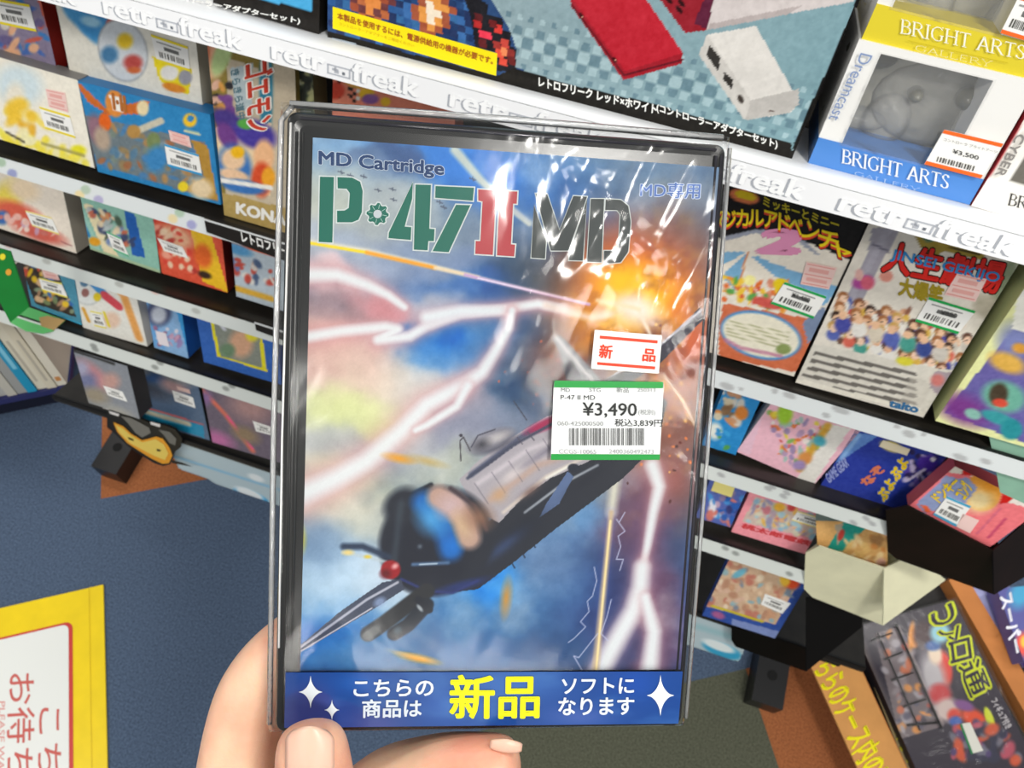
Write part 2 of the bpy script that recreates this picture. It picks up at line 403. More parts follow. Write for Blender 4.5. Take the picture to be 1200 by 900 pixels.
# ---------------------------------------------------------------- products on the rack
ITEMS = {}
def item(name, label, cat, k, TL, BL, BR, thick=.02, side='dddddd', base='ffffff', paint=None, off=0.0, ext=0.0, step=.0013, group=None, rough=.35, bev=0.0, side2=None):
    P0 = ROW[k]['P']+NOUT*off
    bl, br, tl = [hit(p, P0, NOUT) for p in (BL, BR, TL)]
    u = br-bl; w_ = np.linalg.norm(u); u /= w_; v = np.cross(NOUT, u); h_ = (tl-bl).dot(v)+ext
    if thick > .001: u = u
    fc = Face(bl, u, v, w_, h_)
    t = thing(name, label, cat, bl-NOUT*thick*.5+u*w_*.5, group)
    box('carton', bl-NOUT*thick, u*w_, v*h_, NOUT*(thick-.0002), mat(side, .45, .4), t)
    I = Ink(fc, step); I.fill(base)
    if paint: paint(I)
    I.grain(10, 420); I.grain(5, 1100)
    pr = I.build('printed_front', t, print_mat(rough), lift=.0002)
    ITEMS[label] = (t, fc)
    return t, fc, pr
def sticker(fc, t, TL, TR, BR, BL, band='f2d12c', two=True, price=True, lift=.0008, base='f3f2ee', label=None):
    # a price sticker: paper, coloured bands, print rows and barcode
    P = [np.array(p, float) for p in (TL, TR, BR, BL)]
    def q(u, v): return tuple((P[0]*(1-u)+P[1]*u)*(1-v)+(P[3]*(1-u)+P[2]*u)*v)
    s_ = flat(fc, P, base, t, lift, 'price_sticker', .5, .0003, label=label)
    def bar(u0, v0, u1, v1, c): flat(fc, (q(u0, v0), q(u1, v0), q(u1, v1), q(u0, v1)), c, s_, lift+.0002, 'sticker_print')
    if band:
        bar(0, 0, 1, .1, band)
        if two: bar(0, .9, 1, 1, band)
    if price:
        bar(.12, .2, .8, .25, '9a9a98'); bar(.3, .34, .72, .48, '6c6c6a')
        x = .12; rnd = random.Random(int(P[0][0]))
        while x < .85:
            d = rnd.choice((.02, .03, .045)); bar(x, .58, x+d, .8, '55544f'); x += d+rnd.choice((.02, .03, .05))
    return s_
def pinkstick(fc, t, TL, TR, BR, BL, lift=.0008):
    P = [np.array(p, float) for p in (TL, TR, BR, BL)]
    def q(u, v): return tuple((P[0]*(1-u)+P[1]*u)*(1-v)+(P[3]*(1-u)+P[2]*u)*v)
    s_ = flat(fc, P, 'efcdc6', t, lift, 'notice_sticker', .5, .0003)
    for (v0, v1, u0, u1) in ((.06, .1, .05, .95), (.2, .38, .15, .8), (.5, .54, .05, .95), (.64, .8, .15, .85), (.9, .94, .05, .95)):
        flat(fc, (q(u0, v0), q(u1, v0), q(u1, v1), q(u0, v1)), 'e2938a' if v1-v0 < .1 else 'e6aaa2', s_, lift+.0002, 'sticker_print')
    return s_
def Z(ox, oy, sc_): return lambda x, y: (ox+x/sc_, oy+y/sc_)
# ---- top shelf: console cartons
z5 = Z(320, 0, 3.75); z6 = Z(600, 0, 3.75); z7 = Z(880, 0, 3.75)
def p_con(I):
    I.poly([(370, -120), (620, -120), (620, 82), (560, 100), (370, 50)], '2c4a78')
    # square mosaic picture, left part
    rnd = random.Random(8); cell = 9
    for gx in range(0, 26):
        for gy in range(-8, 10):
            x = 384+gx*cell+gy*0.5; y = 4+gy*cell+gx*cell*.27
            if y > 120 or y < -70: continue
            c = None
            dx, dy = x-502, y-8; d1 = abs(dx)+abs(dy)*.7; dx2, dy2 = x-432, y+2; d2 = abs(dx2)+abs(dy2)*.8
            if d1 < 9: c = 'f3e3cc'
            elif d1 < 19: c = 'e59a4a'
            elif d1 < 28: c = 'a5563a'
            elif d2 < 12: c = 'e08a45'
            elif d2 < 26: c = rnd.choice(('a04f35', 'b9683f', '6d3a3c'))
            elif x > 560: c = None
            else: c = rnd.choice(('2f5a93', '27487a', '1f3864', '3a6aa6', '23335c', '36689c'))
            if c: I.poly([(x, y), (x+cell, y+cell*.27), (x+cell+.6, y+cell*1.27), (x+.6, y+cell)], c)
    I.poly([z5(820, -60), z5(900, -10), z5(945, 20), z5(940, 60), z5(1010, 80), z5(1010, 130), z5(1045, 140), z5(1045, 205), z5(1070, 215), z5(1065, 320), z5(985, 310), z5(985, 230), z5(890, 205), z5(865, 60)], '1d1c22')
    for (x, y, c) in ((560, 28, 'b52a2a'), (566, 39, 'ee3d55'), (572, 41, 'ee3d55'), (584, 33, 'd63a33'), (583, 52, 'a03530'), (592, 50, 'c8473c'), (586, 62, 'e2553f'), (592, 60, 'ec8a5a'), (590, 72, 'd94a3a'), (599, 62, '8b2f2a'), (561, 20, '5a1d20'), (578, 27, '6e2022'), (566, 50, '601f22'), (600, 70, '6a2423')):
        I.poly([(x-5, y-5), (x+4, y-2.5), (x+4.5, y+6.5), (x-4.5, y+4)], c)
    # grey blue field with a square halftone
    fld = [z5(960, 0), z5(1010, 75), z5(1045, 140), z5(1070, 215), z5(1066, 296), (740, 123), (930, 176), (1000, 10), (1040, -120), (560, -120), (575, -6)]
    I.poly(fld, '8fa6ad')
    m_ = I.inside(fld); g = np.clip((I.A-I.f.L((600, 60))[0])/.22, 0, 1)
    I.put(m_*g*.85, '6f98a2'); 
    ins = I.C.copy()
    f = I.f; c0 = f.L((604, 10)); pitch = .0062; X = (I.A-c0[0])/pitch; Y = (I.B-c0[1])/pitch
    base_v = f.L((604, 82))[1]; top_v = f.L((604, -2))[1]
    vv = (I.B-(base_v))/(top_v-base_v); size = np.clip(1-np.abs(vv-.42)*1.7, 0, 1)*.72
    right = np.clip((f.L((915, 150))[0]-I.A)/.02, 0, 1)*0+1
    cell_ = (np.floor(X)+np.floor(Y)) % 2
    inn = (np.abs(X-np.floor(X)-.5) < size*.7) & (np.abs(Y-np.floor(Y)-.5) < size*.7)
    I.put(m_*inn*(cell_ == 0)*.75, '5f7d8a'); I.put(m_*inn*(cell_ == 1)*.6, 'b4cdd2')
    # red unit
    I.poly([z6(258, -8), z6(262, 30), z6(490, 352), z6(745, 280), z6(752, 232), z6(560, -40), z6(265, -40)], 'a01f2c')
    I.poly([z6(262, -10), z6(498, 312), z6(752, 232), z6(565, -40)], 'bb2433')
    I.line([z6(262, 20), z6(492, 330), z6(750, 262)], 2.2, '5f1520')
    for a in (z6(305, 68), z6(452, 262)): I.ell(a[0], a[1], 3.6, 1.6, '3b0d12', 55, .2); I.ell(a[0]+1, a[1]+1, 1.5, .8, 'd8a08a', 55, .2)
    # larger red and white unit cut by the top of the frame
    I.poly([z6(630, -30), z6(760, 145), z6(855, 132), z6(905, -60), z6(640, -80)], '93202c')
    I.poly([z6(800, 100), z6(857, 130), z6(905, -20), z6(860, -40)], '5c2038')
    I.poly([z6(857, 132), z6(1215, 60), (1000, 2), (1010, -60), z6(900, -60)], 'cfc6c4')
    I.poly([z6(857, 132), z6(870, 105), z6(1280, 22), z6(1215, 62)], 'b3a8a6')
    for a in (z6(690, 0), z6(745, 14), z6(735, 42)): I.ell(a[0], a[1], 5.5, 2.6, '2a0c10', 50, .2)
    # white adapter
    I.poly([z6(857, 152), z6(1072, 114), z6(1190, 320), (936, 120), (927, 132), z6(1022, 528), z6(822, 240)], 'd9d5cf')
    I.poly([z6(1050, 440), (936, 104), (936, 122), (925, 132), z6(1022, 528)], 'b9b5b0')
    I.poly([z6(857, 152), z6(822, 240), z6(1022, 528), z6(1050, 440)], 'c9c5bf')
    I.poly([z6(868, 198), z6(918, 255), z6(905, 312), z6(852, 238)], '35322f')
    I.poly([z6(932, 315), z6(972, 352), z6(965, 392), z6(928, 348)], '35322f'); a = z6(1005, 435); I.ell(a[0], a[1], 3.2, 5.2, '3a322d', -25, .2)
    a = z6(1140, 487); I.ell(a[0], a[1], 3.8, 1.2, '5a4a44', 0, .2)
    # black foot with the words
    I.poly([(370, 32), (400, 40), (478, 62), z5(985, 332), z5(1066, 296), (600, 78), (640, 92), (760, 120), (860, 149), (928, 168), (925, 215), (600, 130), (370, 70)], '17140f')
    I.poly([(930, 168), (946, 130), (975, 70), (1000, 10), (1032, -70), (1060, -70), (1020, 40), (950, 200), (925, 200)], '141210')
t, fc, pr = item('console_carton', 'large console carton with red and white hardware pictured on blue-grey', 'carton', 0, (382, -28), (384, 46), (926, 191), .07, '14120f', '17140f', p_con, ext=.05, step=.00072)
q = flat(fc, [z5(262, 30), z5(985, 235), z5(980, 333), z5(262, 125)], 'f3df12', t, .0005, 'warning_sticker', .4, .0003)
text(fc, '本製品を使用するには、電源供給用の機器が必要です。', z5(283, 54), z5(968, 254), z5(283, 84), 'a5521c', q, .0008, .022)
text(fc, 'コントローラーアダプターをご確認ください', z5(290, 96), z5(620, 194), z5(290, 110), 'c9a513', q, .0008, .0)
text(fc, 'レトロフリーク レッド×ホワイト', z6(118, 338), z6(636, 460), z6(118, 380), 'eeeeea', pr, .0006, .035)
text(fc, '(コントローラーアダプターセット)', z6(636, 452), z6(1168, 615), z6(636, 495), 'eeeeea', pr, .0006, .035)
for qd in ([z5(260, 165), z5(365, 190), z5(365, 212), z5(262, 182)], [z5(742, 312), z5(850, 340), z5(848, 360), z5(742, 330)]):
    flat(fc, qd, '9aa4ad', pr, .0006)
def p_con2(I):
    I.poly([(200, -40), (368, -40), (365, 14), (200, -30)], '4aa6d8')
t, fc, pr = item('console_carton', 'black console carton with light blue picture, top left of the rack', 'carton', 0, (230, -30), (250, 3), (374, 40), .07, '14120f', '1b1713', p_con2, ext=.1)
text(fc, 'コントローラーアダプターセット)', (188, -10), (352, 21), (188, -2), 'e8e8e4', pr, .0006, .035)

# display-window cartons at the top right
def window_carton(label, BL, BR, TL, band, extra, seed, wtl, wbl, wbr, wtr, texts):
    P0 = ROW[0]['P']+NOUT*extra
    bl, br, tl = [hit(p, P0, NOUT) for p in (BL, BR, TL)]
    u = br-bl; w_ = np.linalg.norm(u); u /= w_; v = np.cross(NOUT, u); h_ = (tl-bl).dot(v); fc = Face(bl, u, v, w_, h_)
    t = thing('gamepad_carton', label, 'carton', bl-NOUT*.03+u*w_*.5)
    a, b, c, d = [fc.L(p) for p in (wtl, wbl, wbr, wtr)]
    x0 = (a[0]+b[0])/2; x1 = (c[0]+d[0])/2; y0 = (b[1]+c[1])/2; y1 = (a[1]+d[1])/2
    x0, y0 = max(x0, .006), max(y0, .01); x1 = min(x1, w_-.004); y1 = min(y1, h_-.004)
    def W3(x, y, z=0): return fc.O+fc.u*x+fc.v*y+fc.n*z
    wm = mat('ebeae6', .4)
    box('card_edge', W3(0, 0, -.06), u*x0, v*h_, fc.n*.0595, wm, t); box('card_edge', W3(x1, 0, -.06), u*(w_-x1), v*h_, fc.n*.0595, wm, t)
    box('base_band', W3(0, 0, -.06), u*w_, v*y0, fc.n*.06, mat(band, .4), t, label='coloured band of the carton foot')
    box('card_edge', W3(x0, y1, -.06), u*(x1-x0), v*(h_-y1), fc.n*.0595, wm, t)
    box('inner_tray', W3(x0, y0, -.03), u*(x1-x0), v*(y1-y0), fc.n*.004, mat('96948a', .5, .5, .2, 50), t)
    # moulded clear blister with the pad in it
    rnd = random.Random(seed); cx, cy = (x0+x1)/2, (y0+y1)/2
    def blob(name, ax, ay, rx, ry, rz, m, z=-.026):
        V = []; F = []; nu, nv = 18, 7
        for jv in range(nv+1):
            ph = jv/nv*math.pi/2
            for iu in range(nu):
                th = 2*math.pi*iu/nu; V.append(W3(ax+rx*math.cos(th)*math.cos(ph), ay+ry*math.sin(th)*math.cos(ph), z+rz*math.sin(ph)))
        for jv in range(nv):
            for iu in range(nu): F.append((jv*nu+iu, jv*nu+(iu+1) % nu, (jv+1)*nu+(iu+1) % nu, (jv+1)*nu+iu))
        mesh_obj(name, V, F, m, t, smooth=True)
    g = mat('7b7a70', .3, .6); cl = film_mat('blister', .16, .2, .5, 60, .2)
    blob('gamepad', cx+.012, cy-.002, .030, .021, .005, cl); blob('gamepad_grip', cx-.006, cy-.014, .012, .014, .008, cl)
    blob('gamepad_grip', cx+.032, cy-.014, .011, .014, .008, cl); blob('thumb_pad', cx+.026, cy+.006, .006, .006, .010, g); blob('thumb_pad', cx+.002, cy+.002, .004, .004, .009, g)
    blob('plug', cx-.026, cy+.016, .013, .007, .012, mat('5b5a52', .4)); blob('cable_coil', cx-.022, cy-.016, .017, .006, .010, cl)
    pane = mesh_obj('window_film', [W3(x0-.001, y0-.001, .0003), W3(x1+.001, y0-.001, .0003), W3(x1+.001, y1+.001, .0003), W3(x0-.001, y1+.001, .0003)], [(0, 1, 2, 3)], film_mat('window_film', .10, .22, .5, 26, .16), t)
    return t, fc, (x0, y0, x1, y1)
def serif(fc, s_, TL, TR, BL, c, parent, lift):
    # roman capitals built from strokes with serifs, in unit cells
    G = {'B': (.72, [[(.12, 0), (.12, 1)], [(.12, 1), (.42, .98), (.55, .86), (.54, .68), (.40, .54), (.12, .53)], [(.40, .54), (.60, .42), (.64, .24), (.52, .05), (.12, 0)]], [(0, 0, .3), (0, 1, .3)]),
         'R': (.78, [[(.12, 0), (.12, 1)], [(.12, 1), (.44, .98), (.57, .85), (.56, .67), (.42, .53), (.12, .52)], [(.36, .52), (.72, 0)]], [(0, 0, .26), (0, 1, .26), (.64, 0, .2)]),
         'I': (.36, [[(.18, 0), (.18, 1)]], [(.04, 0, .28), (.04, 1, .28)]),
         'G': (.86, [[(.72, .82), (.56, .97), (.36, .98), (.14, .8), (.08, .5), (.14, .2), (.36, .02), (.56, .03), (.70, .12), (.70, .42)]], [(.58, .42, .24), (.66, 1, .1)]),
         'H': (.88, [[(.14, 0), (.14, 1)], [(.72, 0), (.72, 1)], [(.14, .52), (.72, .52)]], [(0, 0, .28), (0, 1, .28), (.58, 0, .28), (.58, 1, .28)]),
         'T': (.72, [[(.36, 0), (.36, 1)], [(.04, .98), (.68, .98)]], [(.22, 0, .28), (.02, .9, .04), (.66, .9, .04)]),
         'A': (.82, [[(.06, 0), (.38, 1)], [(.38, 1), (.70, 0)], [(.18, .34), (.58, .34)]], [(-.04, 0, .22), (.58, 0, .26)]),
         'S': (.62, [[(.5, .82), (.42, .96), (.26, .98), (.12, .86), (.12, .70), (.26, .56), (.42, .44), (.52, .28), (.46, .08), (.28, .02), (.12, .08), (.06, .22)]], []),
         'L': (.66, [[(.12, 0), (.12, 1)], [(.12, .02), (.56, .02), (.58, .2)]], [(0, 1, .26)]),
         'E': (.68, [[(.12, 0), (.12, 1)], [(.12, .98), (.54, .98)], [(.12, .52), (.42, .52)], [(.12, .02), (.58, .02)]], []),
         'Y': (.78, [[(.36, 0), (.36, .45), (.08, 1)], [(.36, .45), (.66, 1)]], [(.24, 0, .26), (-.02, 1, .2), (.56, 1, .2)]), ' ': (.4, [], [])}
    tot = sum(G[ch][0] for ch in s_); a, b, d = fc.W(TL, lift), fc.W(TR, lift), fc.W(BL, lift); V = []; F = []
    def P(x, y): return a+(b-a)*x/tot+(d-a)*(1-y)
    x = 0
    wlen = np.linalg.norm(b-a)/tot; hl = np.linalg.norm(d-a)
    for ch in s_:
        wd, st, se = G[ch]
        for path in st:
            for (p, q) in zip(path, path[1:]):
                vert = abs((q[1]-p[1])*hl) > abs((q[0]-p[0])*wlen)*1.1; t_ = .062 if vert else .03
                dx, dy = (q[0]-p[0])*wlen, (q[1]-p[1])*hl; L = math.hypot(dx, dy)+1e-9; nx, ny = -dy/L*t_*hl/wlen, dx/L*t_
                n0 = len(V); V += [P(x+p[0]-nx, p[1]-ny), P(x+q[0]-nx, q[1]-ny), P(x+q[0]+nx, q[1]+ny), P(x+p[0]+nx, p[1]+ny)]; F.append((n0, n0+1, n0+2, n0+3))
        for (sx, sy, sw) in se:
            n0 = len(V); V += [P(x+sx, sy-.025), P(x+sx+sw, sy-.025), P(x+sx+sw, sy+.025), P(x+sx, sy+.025)]; F.append((n0, n0+1, n0+2, n0+3))
        x += wd
    mesh_obj('lettering', V, F, mat(c, .5), parent)
t, fc, wr = window_carton('blue-banded gamepad carton with clear window, lower of the stacked pair', (947, 191), (1136, 240), (1010, 47), '4a85cf', 0, 4, (1035, 57), (987, 168), (1087, 194), (1190, 96), None)
serif(fc, 'BRIGHT ARTS', z7(402, 655), z7(878, 772), z7(398, 715), 'f1f2ee', t, .0012)
serif(fc, 'GALLERY', z7(455, 752), z7(745, 828), z7(452, 770), 'c5d6ea', t, .0012)
text(fc, 'Dreamcast', z7(535, 245), z7(390, 535), z7(482, 232), '7f93bb', t, .0014, .0, name='side_lettering')
s_ = sticker(fc, t, z7(850, 570), z7(1110, 632), z7(1010, 785), z7(762, 722), 'ee6a28', True, False, .003)
text(fc, '¥3,500', z7(890, 655), z7(1003, 685), z7(886, 676), '3c3c3a', s_, .0034, .01)
for k in range(14):
    a0 = np.array(z7(822, 688)); b0 = np.array(z7(990, 732)); p = a0+(b0-a0)*k/14
    flat(fc, [tuple(p), (p[0]+1.2+(k % 3)*.5, p[1]+.5), (p[0]-.8+(k % 3)*.5, p[1]+6.2), (p[0]-2, p[1]+5.8)], '55534e', s_, .0033, 'barcode_bar')
text(fc, 'コントローラ ブライトアーツ', z7(850, 605), z7(1085, 662), z7(846, 618), '8a8a86', s_, .0033, 0)
t, fc, wr = window_carton('yellow-banded gamepad carton with clear window, upper of the stacked pair', (1009, 47), (1225, 103), (1062, -90), 'dcc926', -.002, 9, (1075, -75), (1053, 10), (1175, 42), (1215, -40), None)
serif(fc, 'BRIGHT ARTS', z7(660, 84), z7(1215, 202), z7(655, 145), 'f1f2e4', t, .0012)
serif(fc, 'GALLERY', z7(722, 196), z7(1065, 270), z7(718, 222), 'efe9b0', t, .0012)
flat(fc, [z7(690, 178), z7(1130, 276), z7(1130, 278), z7(690, 180)], 'c2ad18', t, .0012)
s_ = sticker(fc, t, z7(1180, -20), z7(1330, 20), z7(1260, 195), z7(1096, 145), 'ee6a28', True, True, .003)
def p_bw(I):
    I.fill('f2efe8'); I.poly([z7(1200, 690), z7(1260, 600), z7(1400, 640), z7(1400, 860), z7(1140, 790)], '6e6a62')
    I.line([z7(962, 898), z7(1202, 530), z7(1380, 250)], 2.0, 'b4262e', .2)
    for k in range(4): a = z7(1100+k*30, 700+k*8); 
    a, b = z7(1075, 770), z7(1200, 590); I.line([a, b], 8, 'cfcac2', .3, .8)
t, fc, pr = item('white_carton', 'white carton with red edge beside the blue-banded carton', 'carton', 0, (1210, 108), (1138, 241), (1260, 276), .05, 'a82a33', 'f2efe8', p_bw, off=.001)
serif(fc, 'BRIGHT ARTS', z7(1140, 850), z7(1560, 955), z7(1128, 900), '2c2a28', pr, .0006)
text(fc, 'CYBER', z7(1210, 598), z7(1110, 780), z7(1172, 586), '8e8a86', pr, .0007, .01)

# ---- row 1 left
z1 = Z(0, 0, 3.75); z2 = Z(0, 180, 3.75); z3 = Z(0, 360, 3.75)
PALW = ('e9d9c6', 'c9a27a', 'd45a3c', '3c78b8', 'e7c23a', '7ba35a', '8d7aa8', '4a3c38', 'f0ece4')
def p_a1(I):
    I.fill('8a7f98'); I.busy([(0, 0), (40, 0), (66, 80), (0, 62)], ('4a6cb0', 'c85a48', 'e8b088', '6a5f8a', 'd8d0c4', '3a78b8'), 30, 9, 5)
    I.poly([(44, 0), (50, 0), (60, 30), (56, 34)], 'c9604a')
t, fc, pr = item('game_box', 'red-sided game box behind the white one at the left edge', 'game box', 1, (42, 0), (-40, 54), (67, 82), .022, '8e1d16', '8a7f98', p_a1, off=-.006, ext=.02)
sticker(fc, t, z1(-40, -10), z1(128, 20), z1(160, 140), z1(0, 105), 'f0dc2c')
def p_caps(I):
    I.fill('e9e5d8')
    I.line([z1(350, 60), z1(330, 40), z1(420, 130), z1(520, 60)], 28, '4c9bd2', .2); I.ell(*z1(420, 115), 19, 14, '4394cf', 15); I.ell(*z1(400, 95), 12, 6, '9fd0ea', 15, .3); I.ell(*z1(500, 105), 9, 8, 'c85a50', 15)
    I.ell(*z1(540, 225), 29, 37, 'a9adb0', -20, .04); I.ell(*z1(540, 225), 27, 35, 'd5dade', -20, .04)
    I.ell(*z1(550, 180), 9, 9, 'e8c32c', 0, .3); I.ell(*z1(482, 240), 10, 10, '4a7fa8', 0, .3); I.ell(*z1(585, 275), 11, 9, 'c0504a', 0, .3); I.ell(*z1(590, 308), 8, 4, 'cf6a3c', 0, .3)
    I.poly([z1(668, 245), z1(845, 300), z1(830, 415), z1(760, 400), z1(700, 350)], 'eed820'); I.ell(*z1(765, 385), 14, 5, 'e08a2c', 15); I.ell(*z1(745, 320), 11, 9, 'e9e7e2', 0); I.ell(*z1(815, 340), 8, 9, '9a9aa4', 0)
t, fc, pr = item('game_box', 'cream game box with blue capsule print behind the blue box', 'game box', 1, (58, 8), (82, 84), (238, 128), .022, 'd8d3c4', 'e9e5d8', p_caps, off=-.006, ext=.035)
sticker(fc, t, z1(662, 150), z1(825, 205), z1(835, 315), z1(690, 270), 'f0dc2c')
def p_choc(I):
    I.fill('efe9da'); I.ell(22, 100, 28, 22, 'c7dbe4', 20, .3, .8); I.ell(18, 118, 12, 20, 'e9e2d0', 0, .3)
    I.busy([(10, 118), (50, 130), (55, 165), (5, 155)], ('f0c53c', 'f5dd6a', 'e8b030', 'f4e7b0'), 16, 10, 2, .4)
    I.busy([(0, 150), (100, 180), (105, 195), (0, 165)], ('f3e14a', 'f0e9b8', 'efe25a'), 26, 9, 3, .4); I.ell(92, 176, 9, 6, 'e9e02c', 10, .3)
    I.line([(8, 155), (28, 166)], 3, '4a4438', .4, .8); I.line([(50, 168), (98, 182)], 3.5, 'a39a58', .4, .8)
t, fc, pr = item('game_box', 'cream game box with yellow bird-like art at the left edge', 'game box', 1, (-4, 66), (-10, 160), (111, 197), .014, '8d8b8a', 'efe9da', p_choc, off=.006)
pinkstick(fc, t, z1(200, 390), z1(285, 408), z1(300, 495), z1(215, 470))
sticker(fc, t, z1(172, 468), z1(305, 508), z1(332, 608), z1(200, 566), 'f0dc2c')
def p_dq(I):
    I.fill('2f83bb'); I.poly([z1(345, 500), z1(900, 625), z1(962, 888), z1(430, 720)], '6f7c82')
    I.poly([z1(330, 360), z1(350, 365), z1(470, 480), z1(640, 440), z1(660, 452), z1(620, 500), z1(480, 505), z1(390, 450)], 'c96a2c')
    I.ell(*z1(505, 455), 11, 16, 'dc8a3c', -10, .1); I.poly([z1(480, 418), z1(535, 425), z1(545, 495), z1(500, 485)], 'f1ede4'); I.ell(*z1(628, 475), 7, 9, 'e6d4a8', 0)
    I.busy([z1(380, 520), z1(900, 640), z1(940, 850), z1(450, 730)], ('5a7f9a', '7d8a80', '96805a', '4c7fae', 'b08a5a', '8f9a9c', 'a06a48'), 60, 7, 4, .3)
    I.ell(*z1(425, 570), 10, 18, '8f6a78', -15, .3); I.ell(*z1(462, 535), 7, 11, 'e0641e', -10); I.ell(*z1(450, 610), 9, 14, 'b5a08c', -15, .3)
    I.line([z1(590, 580), z1(710, 530)], 6, 'c9c3ae', .2); I.ell(*z1(588, 578), 8, 8, 'b58a4a', 0); I.ell(*z1(675, 620), 8, 10, '7a8a5a', 0); I.ell(*z1(690, 700), 13, 16, '3f86bd', 20, .3)
    I.poly([z1(840, 610), z1(912, 640), z1(958, 880), z1(800, 830), z1(900, 780)], 'b48a3c'); I.ell(*z1(885, 830), 14, 12, 'e6cfa8', 20, .3); I.ell(*z1(805, 820), 6, 6, 'ead02c', 0)
    I.ell(*z1(835, 528), 8, 8, 'efc02c', 0); I.ell(*z1(838, 520), 4, 4, '2f83bb', 0); I.line([z1(815, 575), z1(875, 590)], 3, 'd8d8a8', .3)
t, fc, pr = item('game_box', 'blue landscape game box with sword art beside the cream box', 'game box', 1, (88, 94), (115, 201), (259, 240), .016, '2a7fc0', '2f83bb', p_dq, off=.006)
text(fc, 'I·II', z1(492, 412), z1(548, 425), z1(500, 478), 'b06a30', pr, .0006, .05)
pinkstick(fc, t, z1(740, 572), z1(830, 600), z1(842, 650), z1(750, 620))
sticker(fc, t, z1(722, 632), z1(872, 680), z1(888, 772), z1(738, 730), '2f9ad0')
def p_goe(I):
    I.fill('c8b9a0'); I.poly([z1(855, 180), z1(1200, 260), z1(1200, 330), z1(1000, 250), z1(990, 860), z1(960, 860)], '8d7a3a')
    I.ell(*z1(930, 270), 16, 22, 'eab08c', 10, .2); I.ell(*z1(975, 250), 10, 24, 'b9cf8e', 20, .2); I.ell(*z1(895, 270), 6, 22, 'd06a48', 10, .3)
    I.busy([z1(900, 350), z1(1040, 380), z1(1040, 520), z1(930, 500)], ('7a4a90', 'e0a050', '4a9a3c', 'e8b8a0', '2c2a30'), 18, 7, 6)
    I.poly([z1(1010, 300), z1(1110, 280), z1(1110, 500), z1(1040, 470)], 'b9c6c9'); I.ell(*z1(1170, 400), 8, 60, '2f7f9a', 0, .2)
    I.poly([z1(940, 560), z1(1190, 540), z1(1190, 860), z1(970, 800)], 'e9cfa6')
    I.ell(*z1(1010, 540), 24, 12, '4b3a86', 35, .2); I.ell(*z1(1120, 590), 26, 16, '4a3c98', 20, .2); I.ell(*z1(1000, 600), 10, 18, '6f3f86', -30, .2); I.ell(*z1(1080, 545), 10, 6, '58a848', 10, .2)
    I.ell(*z1(1030, 735), 20, 26, '3d74b8', -15, .2); I.ell(*z1(1025, 700), 14, 13, 'efc9a2', 10, .2); I.ell(*z1(1045, 668), 8, 7, 'f0b81e', 0, .2); I.ell(*z1(1030, 770), 18, 7, 'eec6a0', 15, .2)
    I.ell(*z1(1160, 690), 12, 20, 'efb98a', 0, .2); I.ell(*z1(1150, 790), 12, 20, 'd8502c', 0, .2); I.ell(*z1(1180, 780), 8, 12, 'efa52c', 0, .2); I.ell(*z1(1070, 820), 26, 8, '3d74b8', 10, .2)
    I.line([z2(960, 790-675), z2(1190, 150)], 5, 'f0eee8', .3); I.poly([z2(960, 165), z2(1300, 250), z2(1300, 360), z2(985, 290)], 'b49a5c')
t, fc, pr = item('game_box', 'tall colourful adventure game box with red sideways lettering', 'game box', 1, (226, 45), (263, 252), (352, 278), .024, '7d6c34', 'c8b9a0', p_goe, off=.006, ext=.01)
for (c, b, lf) in (('f2efe6', .09, .0005), ('cf4330', .03, .0008)):
    text(fc, 'ゴエモン', z1(1195, 255), z1(1205, 560), z1(1075, 290), c, pr, lf, b)
text(fc, 'きらきら道中', z1(1050, 300), z1(1080, 520), z1(1012, 310), '5a7f8c', pr, .0006, .02)
text(fc, 'KONAMI', z2(1040, 215), z2(1330, 285), z2(1040, 262), 'f1efe8', pr, .0006, .05)
t, fc, pr = item('game_box', 'small dark teal game box peeking above the held case', 'game box', 1, (326, 68), (348, 200), (372, 206), .02, '6d6a4a', '3f4838', lambda I: (I.busy([(325, 70), (372, 90), (372, 130), (325, 110)], ('3a8a9c', 'c9cfc0', '2b2e28', '6c7a4c', 'a9a878'), 26, 8, 3)), off=.0, ext=.02)
def p_sal(I):
    I.fill('e2856a')
    for gx in range(10):
        for gy in range(7):
            x, y = 376+gx*4.6, 80+gy*4.4+gx*1.1
            if (gx+gy) % 2 == 0 and not (4 < gx < 7 and gy > 1): I.poly([(x, y), (x+4.6, y+1.1), (x+5, y+5.5), (x+.4, y+4.4)], '2a2622' if gx % 3 else 'e9e4da')
    I.ell(393, 106, 11, 10, 'cf4530', 0); I.ell(430, 110, 9, 7, 'efc02c', 0); I.ell(434, 116, 10, 6, '8a5a98', 0); I.ell(452, 119, 6, 5, 'e8b82c', 0); I.ell(418, 100, 14, 3, 'edb44a', 15)
t, fc, pr = item('game_box', 'salmon game box with checkered art just above the held case', 'game box', 1, (370, 82), (388, 210), (520, 250), .02, 'c46a50', 'e2856a', p_sal, off=0, ext=.01)

